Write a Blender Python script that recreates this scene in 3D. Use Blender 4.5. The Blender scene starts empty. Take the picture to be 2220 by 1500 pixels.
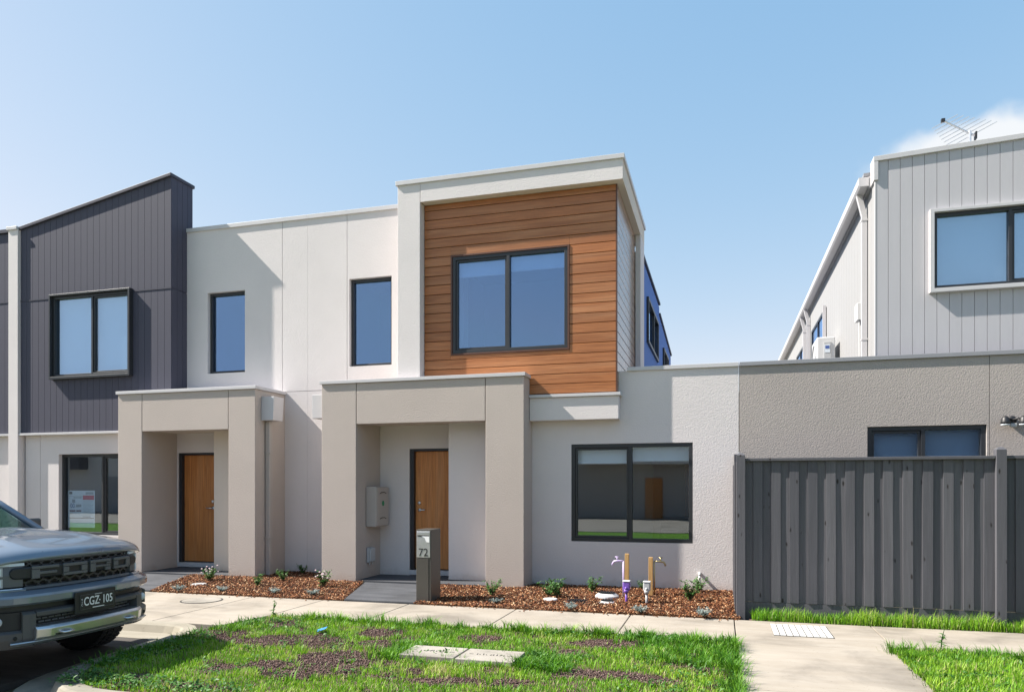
import bpy, bmesh, math, random
import numpy as np
from mathutils import Vector, Matrix, noise

random.seed(11)
RNG = np.random.default_rng(11)
scene = bpy.context.scene
COL = scene.collection
R = math.radians

# ------------------------------------------------------------------ camera
CAM_H, YAW, FPX = 1.6, R(16.0), 1583.0
cam_d = bpy.data.cameras.new('camera')
cam = bpy.data.objects.new('camera', cam_d)
COL.objects.link(cam)
cam.location = (0, 0, CAM_H)
cam.rotation_euler = (R(90), 0, YAW)
cam_d.sensor_width = 36
cam_d.lens = FPX / 2220 * 36
cam_d.shift_y = 307 / 2220
cam_d.clip_start, cam_d.clip_end = 0.1, 2000
scene.camera = cam

# ------------------------------------------------------------------ sky and sun
SUN = Vector((4.5, 1.0, -4.5))            # direction the light travels
world = bpy.data.worlds.new('World')
scene.world = world
world.use_nodes = True
wt = world.node_tree
wt.nodes.clear()
w_out = wt.nodes.new('ShaderNodeOutputWorld')
w_bg = wt.nodes.new('ShaderNodeBackground')
sky = wt.nodes.new('ShaderNodeTexSky')
sky.sky_type = 'NISHITA'
sky.sun_disc = False
sky.sun_elevation = math.asin(4.5 / SUN.length)
sky.sun_rotation = math.atan2(-4.5, -1.0)
sky.air_density, sky.dust_density, sky.ozone_density = 1.0, 0.6, 1.3
w_bg.inputs['Strength'].default_value = 0.083
# a low bank of soft cloud standing behind the right-hand house
tc = wt.nodes.new('ShaderNodeTexCoord')
cd = Vector((0.345, 1.1337, 0.455)).normalized()
sub = wt.nodes.new('ShaderNodeVectorMath'); sub.operation = 'SUBTRACT'
sub.inputs[1].default_value = cd
wt.links.new(tc.outputs['Generated'], sub.inputs[0])
scl = wt.nodes.new('ShaderNodeVectorMath'); scl.operation = 'MULTIPLY'
scl.inputs[1].default_value = (8.5, 8.5, 25.0)
wt.links.new(sub.outputs[0], scl.inputs[0])
ln = wt.nodes.new('ShaderNodeVectorMath'); ln.operation = 'LENGTH'
wt.links.new(scl.outputs[0], ln.inputs[0])
nz = wt.nodes.new('ShaderNodeTexNoise'); nz.inputs['Scale'].default_value = 14; nz.inputs['Detail'].default_value = 5
wt.links.new(tc.outputs['Generated'], nz.inputs['Vector'])
ad = wt.nodes.new('ShaderNodeMath'); ad.operation = 'MULTIPLY_ADD'
ad.inputs[1].default_value = 1.1; ad.inputs[2].default_value = -0.55
wt.links.new(nz.outputs['Fac'], ad.inputs[0])
ad2 = wt.nodes.new('ShaderNodeMath'); ad2.operation = 'ADD'
wt.links.new(ln.outputs['Value'], ad2.inputs[0]); wt.links.new(ad.outputs[0], ad2.inputs[1])
mr = wt.nodes.new('ShaderNodeMapRange'); mr.interpolation_type = 'SMOOTHSTEP'
for k, v in (('From Min', 1.05), ('From Max', 0.55), ('To Min', 0.0), ('To Max', 0.85)):
    mr.inputs[k].default_value = v
wt.links.new(ad2.outputs[0], mr.inputs['Value'])
# an even, pale, slightly hazy sky: each channel of the whole dome is compressed
sp_ = wt.nodes.new('ShaderNodeSeparateColor'); hs = wt.nodes.new('ShaderNodeCombineColor')
wt.links.new(sky.outputs[0], sp_.inputs[0])
for ch, (g_, a_, m_) in enumerate(((0.90, 0.885, 2.8), (0.50, 1.245, 4.5), (0.27, 1.84, 9.0))):
    mn = wt.nodes.new('ShaderNodeMath'); mn.operation = 'MINIMUM'; mn.inputs[1].default_value = m_
    pw = wt.nodes.new('ShaderNodeMath'); pw.operation = 'POWER'; pw.inputs[1].default_value = g_
    ml = wt.nodes.new('ShaderNodeMath'); ml.operation = 'MULTIPLY'; ml.inputs[1].default_value = a_
    wt.links.new(sp_.outputs[ch], mn.inputs[0]); wt.links.new(mn.outputs[0], pw.inputs[0])
    wt.links.new(pw.outputs[0], ml.inputs[0]); wt.links.new(ml.outputs[0], hs.inputs[ch])
mxw = wt.nodes.new('ShaderNodeMix'); mxw.data_type = 'RGBA'
wt.links.new(mr.outputs['Result'], mxw.inputs['Factor'])
wt.links.new(hs.outputs[0], mxw.inputs['A'])
mxw.inputs['B'].default_value = (3.1, 3.1, 3.1, 1)
wt.links.new(mxw.outputs['Result'], w_bg.inputs['Color'])
wt.links.new(w_bg.outputs[0], w_out.inputs['Surface'])

sun_d = bpy.data.lights.new('sun', 'SUN')
sun_d.energy, sun_d.angle, sun_d.color = 3.05, R(0.5), (1.0, 0.94, 0.85)
sun_o = bpy.data.objects.new('sun', sun_d)
COL.objects.link(sun_o)
sun_o.location = (-40, -9, 40)
sun_o.rotation_euler = SUN.to_track_quat('-Z', 'Y').to_euler()

vs = scene.view_settings
vs.view_transform, vs.look, vs.gamma, vs.exposure = 'Standard', 'None', 1.0, 1.97
vs.use_curve_mapping = False

# ------------------------------------------------------------------ measuring helpers (image column/row -> metres on a plane of known depth)
CS, SN = math.cos(YAW), math.sin(YAW)
def wx(px, Y):
    u = (px - 1110) / FPX
    return Y * (-SN + CS * u) / (CS + SN * u)
def wz(px, py, Y):
    u = (px - 1110) / FPX
    return CAM_H + Y / (CS + SN * u) * (1057 - py) / FPX
def gp(px, py, z=0.0):
    u = (px - 1110) / FPX
    t = (z - CAM_H) * FPX / (1057 - py)
    return (t * (-SN + CS * u), t * (CS + SN * u), z)

# ------------------------------------------------------------------ scene-graph helpers
WL = {}
def wloc(o):
    return WL.get(o, Vector((0, 0, 0)))
def link(o, parent=None, loc=(0, 0, 0)):
    COL.objects.link(o)
    loc = Vector(loc)
    if parent is not None:
        o.parent = parent
        o.location = loc - wloc(parent)
    else:
        o.location = loc
    WL[o] = loc
    return o
def tag(o, label=None, cat=None, group=None, kind=None):
    if label: o['label'] = label
    if cat: o['category'] = cat
    if group: o['group'] = group
    if kind: o['kind'] = kind
    return o
def thing(name, loc, label, cat, group=None):
    e = bpy.data.objects.new(name, None)
    e.empty_display_size = 0.2
    link(e, None, loc)
    return tag(e, label, cat, group)

class MB:
    def __init__(s):
        s.v, s.f, s.sm = [], [], []
    def add(s, vs_, fs_):
        n = len(s.v)
        s.v.extend([tuple(p) for p in vs_])
        s.f.extend([tuple(i + n for i in f) for f in fs_])
        return s
    def box(s, x0, x1, y0, y1, z0, z1):
        return s.add([(x0, y0, z0), (x1, y0, z0), (x1, y1, z0), (x0, y1, z0), (x0, y0, z1), (x1, y0, z1), (x1, y1, z1), (x0, y1, z1)],
                     [(0, 3, 2, 1), (4, 5, 6, 7), (0, 1, 5, 4), (1, 2, 6, 5), (2, 3, 7, 6), (3, 0, 4, 7)])
    def prism(s, poly, axis, a0, a1):
        """extrude a 2D polygon along axis: 'y' -> poly is (x,z); 'x' -> poly is (y,z); 'z' -> poly is (x,y)"""
        def P(p, a):
            return {'y': (p[0], a, p[1]), 'x': (a, p[0], p[1]), 'z': (p[0], p[1], a)}[axis]
        n = len(poly)
        vs_ = [P(p, a0) for p in poly] + [P(p, a1) for p in poly]
        fs_ = [tuple(range(n - 1, -1, -1)), tuple(range(n, 2 * n))]
        fs_ += [(i, (i + 1) % n, n + (i + 1) % n, n + i) for i in range(n)]
        return s.add(vs_, fs_)
    def tube(s, pts, r, n=8, cap=True):
        pts = [Vector(p) for p in pts]
        rr = r if isinstance(r, (list, tuple)) else [r] * len(pts)
        rings = []
        prev = None
        for i, p in enumerate(pts):
            d = (pts[min(i + 1, len(pts) - 1)] - pts[max(i - 1, 0)]).normalized()
            if prev is None:
                a = d.orthogonal().normalized()
            else:
                a = (prev - d * prev.dot(d)).normalized()
            prev = a
            b = d.cross(a)
            rings.append([p + (a * math.cos(t) + b * math.sin(t)) * rr[i] for t in [2 * math.pi * k / n for k in range(n)]])
        vs_ = [q for r_ in rings for q in r_]
        fs_ = []
        for i in range(len(pts) - 1):
            for k in range(n):
                fs_.append((i * n + k, i * n + (k + 1) % n, (i + 1) * n + (k + 1) % n, (i + 1) * n + k))
        if cap:
            fs_.append(tuple(range(n - 1, -1, -1)))
            fs_.append(tuple((len(pts) - 1) * n + k for k in range(n)))
        return s.add(vs_, fs_)
    def lathe(s, prof, c, axis='z', n=24, closed=False):
        """prof: list of (radius, height)"""
        vs_, fs_ = [], []
        for (r, h) in prof:
            for k in range(n):
                t = 2 * math.pi * k / n
                a, b = r * math.cos(t), r * math.sin(t)
                p = {'z': (a, b, h), 'y': (a, h, b), 'x': (h, a, b)}[axis]
                vs_.append((p[0] + c[0], p[1] + c[1], p[2] + c[2]))
        m = len(prof)
        for i in range(m if closed else m - 1):
            j = (i + 1) % m
            for k in range(n):
                fs_.append((i * n + k, i * n + (k + 1) % n, j * n + (k + 1) % n, j * n + k))
        if not closed:
            if prof[0][0] > 1e-5: fs_.append(tuple(range(n - 1, -1, -1)))
            if prof[-1][0] > 1e-5: fs_.append(tuple((m - 1) * n + k for k in range(n)))
        return s.add(vs_, fs_)
    def mesh(s, name, smooth=False):
        me = bpy.data.meshes.new(name)
        me.from_pydata(s.v, [], s.f)
        bm = bmesh.new(); bm.from_mesh(me)
        bmesh.ops.recalc_face_normals(bm, faces=bm.faces)
        bm.to_mesh(me); bm.free()
        if smooth:
            for p in me.polygons: p.use_smooth = True
        me.update()
        return me
    def build(s, name, mat, parent=None, local=False, smooth=False, bevel=0, seg=2, loc=None):
        me = s.mesh(name, smooth)
        if mat: me.materials.append(mat)
        o = bpy.data.objects.new(name, me)
        if local:
            link(o, parent, wloc(parent) if parent else (0, 0, 0))
        else:
            link(o, parent, loc or (0, 0, 0))
        if bevel:
            b = o.modifiers.new('bevel', 'BEVEL'); b.width = bevel; b.segments = seg; b.limit_method = 'ANGLE'; b.angle_limit = R(35)
        if smooth and not bevel:
            pass
        return o

def box(name, mat, parent, x0, x1, y0, y1, z0, z1, bevel=0):
    return MB().box(x0, x1, y0, y1, z0, z1).build(name, mat, parent, bevel=bevel)

MESHES = {}
def shared(key, maker, mat):
    if key not in MESHES:
        me = maker().mesh(key[0])
        if mat: me.materials.append(mat)
        MESHES[key] = me
    return MESHES[key]
def inst(name, me, parent, loc, rot=None, scale=None):
    o = bpy.data.objects.new(name, me)
    link(o, parent, loc)
    if rot: o.rotation_euler = rot
    if scale: o.scale = (scale,) * 3 if not isinstance(scale, tuple) else scale
    return o

def text_mesh(name, s, size, mat, parent, loc, rot, extrude=0.001, sx=1.0, bold=0.0):
    cu = bpy.data.curves.new('txt', 'FONT')
    cu.body, cu.size, cu.extrude, cu.offset = s, size, extrude, bold
    cu.align_x, cu.align_y = 'CENTER', 'CENTER'
    to = bpy.data.objects.new('txt', cu)
    COL.objects.link(to)
    dg = bpy.context.evaluated_depsgraph_get()
    me = bpy.data.meshes.new_from_object(to.evaluated_get(dg))
    bpy.data.objects.remove(to)
    me.materials.clear(); me.materials.append(mat)
    me.transform(Matrix.Diagonal((sx, 1, 1, 1)))
    o = bpy.data.objects.new(name, me)
    link(o, parent, loc)
    o.rotation_euler = rot
    return o

# ------------------------------------------------------------------ materials
class NT:
    def __init__(s, name):
        s.m = bpy.data.materials.new(name); s.m.use_nodes = True
        s.t = s.m.node_tree; s.t.nodes.clear()
        s.out = s.n('OutputMaterial')
    def n(s, t, **kw):
        nd = s.t.nodes.new('ShaderNode' + t)
        for k, v in kw.items(): setattr(nd, k, v)
        return nd
    def l(s, a, b): s.t.links.new(a, b)
    def coord(s, scale=(1, 1, 1), rnd=False, rot=None):
        tc_ = s.n('TexCoord')
        src = tc_.outputs['Object']
        if rnd:
            oi = s.n('ObjectInfo')
            mu = s.n('VectorMath', operation='MULTIPLY'); mu.inputs[1].default_value = (37.1, 53.7, 71.3)
            cb = s.n('CombineXYZ')
            for k in range(3): s.l(oi.outputs['Random'], cb.inputs[k])
            s.l(cb.outputs[0], mu.inputs[0])
            a = s.n('VectorMath', operation='ADD'); s.l(src, a.inputs[0]); s.l(mu.outputs[0], a.inputs[1])
            src = a.outputs[0]
        mp = s.n('Mapping'); mp.inputs['Scale'].default_value = scale
        if rot: mp.inputs['Rotation'].default_value = rot
        s.l(src, mp.inputs['Vector'])
        return mp.outputs[0]
    def noise(s, vec, scale, detail=3, rough=0.5, dist=0.0):
        nd = s.n('TexNoise'); nd.inputs['Scale'].default_value = scale; nd.inputs['Detail'].default_value = detail
        nd.inputs['Roughness'].default_value = rough; nd.inputs['Distortion'].default_value = dist
        s.l(vec, nd.inputs['Vector']); return nd.outputs['Fac']
    def ramp(s, fac, stops):
        r = s.n('ValToRGB')
        els = r.color_ramp.elements
        while len(els) < len(stops): els.new(0.5)
        for e, (p, c) in zip(els, stops):
            e.position = p; e.color = (c[0], c[1], c[2], 1)
        s.l(fac, r.inputs[0]); return r.outputs[0]
    def mix(s, fac, a, b, mode='MIX'):
        m = s.n('Mix', data_type='RGBA', blend_type=mode)
        for sock, v in (('Factor', fac), ('A', a), ('B', b)):
            if hasattr(v, 'is_output'): s.l(v, m.inputs[sock])
            elif sock == 'Factor': m.inputs[sock].default_value = v
            else: m.inputs[sock].default_value = (v[0], v[1], v[2], 1)
        return m.outputs['Result']
    def bump(s, h, strength, dist, normal=None):
        b = s.n('Bump'); b.inputs['Strength'].default_value = strength; b.inputs['Distance'].default_value = dist
        s.l(h, b.inputs['Height'])
        if normal: s.l(normal, b.inputs['Normal'])
        return b.outputs[0]
    def bsdf(s, col, rough=0.6, metal=0.0, normal=None, spec=0.5, coat=0.0, coat_r=0.05):
        p = s.n('BsdfPrincipled')
        for sock, v in (('Base Color', col), ('Roughness', rough), ('Metallic', metal)):
            if hasattr(v, 'is_output'): s.l(v, p.inputs[sock])
            elif sock == 'Base Color': p.inputs[sock].default_value = (v[0], v[1], v[2], 1)
            else: p.inputs[sock].default_value = v
        p.inputs['Specular IOR Level'].default_value = spec
        p.inputs['Coat Weight'].default_value = coat; p.inputs['Coat Roughness'].default_value = coat_r
        if normal: s.l(normal, p.inputs['Normal'])
        return p
    def done(s, shader):
        s.l(shader.outputs[0], s.out.inputs['Surface']); return s.m

def sc(c, k): return tuple(x * k for x in c)

def m_stucco(name, c, bump=0.6):
    t = NT(name); v = t.coord()
    big = t.noise(v, 0.8, 4, 0.6)
    fine = t.noise(v, 52, 3, 0.6)
    grain = t.noise(v, 160, 2, 0.6)
    col = t.mix(big, sc(c, 0.95), sc(c, 1.04))
    col = t.mix(grain, sc(c, 0.86), col, 'MIX') if False else t.mix(t.ramp(fine, [(0.3, (0.95,) * 3), (0.62, (1.02,) * 3)]), col, col, 'MULTIPLY')
    # faint vertical run-off streaks
    vs_ = t.coord((5, 5, 0.25)); st = t.noise(vs_, 1.5, 4, 0.6)
    col = t.mix(t.ramp(st, [(0.4, (0.0,) * 3), (0.8, (0.05,) * 3)]), col, sc(c, 0.78))
    # splash dirt close to the ground, ragged
    sx = t.n('SeparateXYZ'); tcz = t.n('TexCoord'); t.l(tcz.outputs['Object'], sx.inputs[0])
    zz = t.n('Math', operation='MULTIPLY_ADD'); zz.inputs[1].default_value = 0.35; t.l(t.noise(v, 5, 4, 0.7), zz.inputs[0]); 
    zz.inputs[2].default_value = -0.10
    zs = t.n('Math', operation='SUBTRACT'); t.l(zz.outputs[0], zs.inputs[0]); t.l(sx.outputs[2], zs.inputs[1])
    zr = t.n('MapRange'); zr.inputs['From Min'].default_value = -0.08; zr.inputs['From Max'].default_value = 0.10; zr.inputs['To Max'].default_value = 0.4
    t.l(zs.outputs[0], zr.inputs['Value'])
    col = t.mix(zr.outputs[0], col, (0.28, 0.19, 0.13))
    nb = t.bump(fine, bump, 0.005)
    nb = t.bump(grain, bump * 0.6, 0.003, nb)
    return t.done(t.bsdf(col, 0.88, normal=nb, spec=0.25))

def m_plain(name, c, rough=0.5, metal=0.0, var=0.08, scale=6.0, spec=0.5, coat=0.0, bump=0.0, bscale=60, stretch=(1, 1, 1)):
    t = NT(name); v = t.coord(stretch, rnd=True)
    f = t.noise(v, scale, 4, 0.6)
    col = t.mix(f, sc(c, 1 - var), sc(c, 1 + var))
    rg = t.n('MapRange'); rg.inputs['To Min'].default_value = max(0.02, rough - 0.07); rg.inputs['To Max'].default_value = min(1, rough + 0.07)
    t.l(f, rg.inputs['Value'])
    nb = t.bump(t.noise(v, bscale, 3), bump, 0.004) if bump else None
    return t.done(t.bsdf(col, rg.outputs[0], metal, nb, spec, coat))

def m_timber(name, c, c2, along='x', rough=0.42, ring=1.0):
    t = NT(name)
    sv = {'x': (0.9, 26, 26), 'z': (26, 26, 0.9), 'y': (26, 0.9, 26)}[along]
    v = t.coord(sv, rnd=True)
    g = t.noise(v, 1.6, 6, 0.65, 0.6)
    v2 = t.coord({'x': (0.5, 5, 5), 'z': (5, 5, 0.5), 'y': (5, 0.5, 5)}[along], rnd=True)
    w = t.noise(v2, 1.2, 3, 0.5)
    col = t.ramp(g, [(0.25, c2), (0.55, c), (0.8, sc(c, 1.18))])
    col = t.mix(t.ramp(w, [(0.3, (0.82,) * 3), (0.7, (1.12,) * 3)]), col, col, 'MULTIPLY')
    oi = t.n('ObjectInfo')
    tint = t.ramp(oi.outputs['Random'], [(0, (0.86, 0.84, 0.82)), (0.5, (1, 1, 1)), (1, (1.1, 1.07, 1.04))])
    m = t.n('Mix', data_type='RGBA', blend_type='MULTIPLY'); m.inputs['Factor'].default_value = 1
    t.l(col, m.inputs['A']); t.l(tint, m.inputs['B'])
    nb = t.bump(g, 0.25, 0.002)
    return t.done(t.bsdf(m.outputs['Result'], rough, normal=nb, spec=0.5))

def m_fence(name, c):
    t = NT(name)
    v = t.coord((20, 20, 0.8), rnd=True)
    g = t.noise(v, 1.5, 6, 0.7, 0.8)
    vk = t.coord((7, 7, 2.6), rnd=True)
    k = t.n('TexVoronoi'); k.inputs['Scale'].default_value = 1.25; t.l(vk, k.inputs['Vector'])
    kn = t.noise(t.coord((14, 14, 5), rnd=True), 2, 3)
    sb = t.n('Math', operation='MULTIPLY_ADD'); sb.inputs[1].default_value = 0.16; t.l(kn, sb.inputs[0]); t.l(k.outputs['Distance'], sb.inputs[2])
    knot = t.ramp(sb.outputs[0], [(0.13, (0.25, 0.22, 0.2)), (0.2, (1, 1, 1))])
    col = t.ramp(g, [(0.2, sc(c, 0.72)), (0.6, c), (0.85, sc(c, 1.35))])
    col = t.mix(1.0, col, knot, 'MULTIPLY')
    oi = t.n('ObjectInfo')
    tint = t.ramp(oi.outputs['Random'], [(0, (0.8, 0.8, 0.82)), (1, (1.18, 1.16, 1.14))])
    col = t.mix(1.0, col, tint, 'MULTIPLY')
    nb = t.bump(g, 0.5, 0.003)
    return t.done(t.bsdf(col, 0.75, normal=nb, spec=0.3))

def m_concrete(name, c, rough=0.85, stain=0.25, bump=0.25):
    t = NT(name); v = t.coord()
    big = t.noise(v, 1.1, 5, 0.6, 0.5)
    mid = t.noise(t.coord((0.5, 2.2, 1)), 2.5, 5, 0.65)
    fine = t.noise(v, 90, 3, 0.6)
    col = t.ramp(big, [(0.25, sc(c, 1 - stain)), (0.5, c), (0.8, sc(c, 1.1))])
    col = t.mix(t.ramp(mid, [(0.35, (0.88, 0.86, 0.83)), (0.65, (1.04, 1.04, 1.04))]), col, col, 'MULTIPLY')
    sp = t.ramp(t.noise(v, 35, 2, 0.5), [(0.27, (0.6, 0.57, 0.53)), (0.33, (1, 1, 1))])
    col = t.mix(0.6, col, t.mix(1.0, col, sp, 'MULTIPLY'))
    return t.done(t.bsdf(col, rough, normal=t.bump(fine, bump, 0.002), spec=0.3))

def m_glass(name, tint=(0.75, 0.8, 0.82), refl=0.14, coat=(0.86, 0.93, 1.0)):
    t = NT(name)
    tr = t.n('BsdfTransparent'); tr.inputs['Color'].default_value = (*tint, 1)
    gl = t.n('BsdfGlossy'); gl.inputs['Roughness'].default_value = 0.0; gl.inputs['Color'].default_value = (*coat, 1)
    # panes are never perfectly flat
    wv = t.noise(t.coord((1, 1, 1)), 1.3, 1)
    t.l(t.bump(wv, 0.012, 0.05), gl.inputs['Normal'])
    fr = t.n('LayerWeight'); fr.inputs['Blend'].default_value = 0.5
    pw = t.n('Math', operation='POWER'); pw.inputs[1].default_value = 4.0; t.l(fr.outputs['Facing'], pw.inputs[0])
    ma = t.n('Math', operation='MULTIPLY_ADD'); ma.inputs[1].default_value = 0.8; ma.inputs[2].default_value = refl; ma.use_clamp = True
    t.l(pw.outputs[0], ma.inputs[0])
    mx = t.n('MixShader'); t.l(ma.outputs[0], mx.inputs[0]); t.l(tr.outputs[0], mx.inputs[1]); t.l(gl.outputs[0], mx.inputs[2])
    return t.done(mx)

def m_attr(name, stops, rough=0.7, transl=0.0, patch=None, spec=0.3):
    """colour picked per blade/chip from a stored random attribute; patch = optional large-scale tint"""
    t = NT(name)
    at = t.n('Attribute', attribute_name='rnd')
    col = t.ramp(at.outputs['Fac'], stops)
    if patch:
        f = t.noise(t.coord(), patch[0], 3, 0.55)
        col = t.mix(t.ramp(f, [(0.38, (0, 0, 0)), (0.62, (1, 1, 1))]), col, t.mix(1.0, col, patch[1], 'MULTIPLY'))
    p = t.bsdf(col, rough, spec=spec)
    if not transl: return t.done(p)
    tl = t.n('BsdfTranslucent'); t.l(col, tl.inputs['Color'])
    mx = t.n('MixShader'); mx.inputs[0].default_value = transl
    t.l(p.outputs[0], mx.inputs[1]); t.l(tl.outputs[0], mx.inputs[2])
    return t.done(mx)

def m_soil(name, c, c2):
    t = NT(name); v = t.coord()
    f = t.noise(v, 60, 4, 0.7); g = t.noise(v, 3, 4, 0.6)
    vo = t.n('TexVoronoi'); vo.inputs['Scale'].default_value = 75; t.l(v, vo.inputs['Vector'])
    col = t.mix(g, t.mix(f, c, c2), sc(c2, 1.25))
    return t.done(t.bsdf(col, 0.95, normal=t.bump(vo.outputs['Distance'], 0.9, 0.012), spec=0.15))

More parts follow.
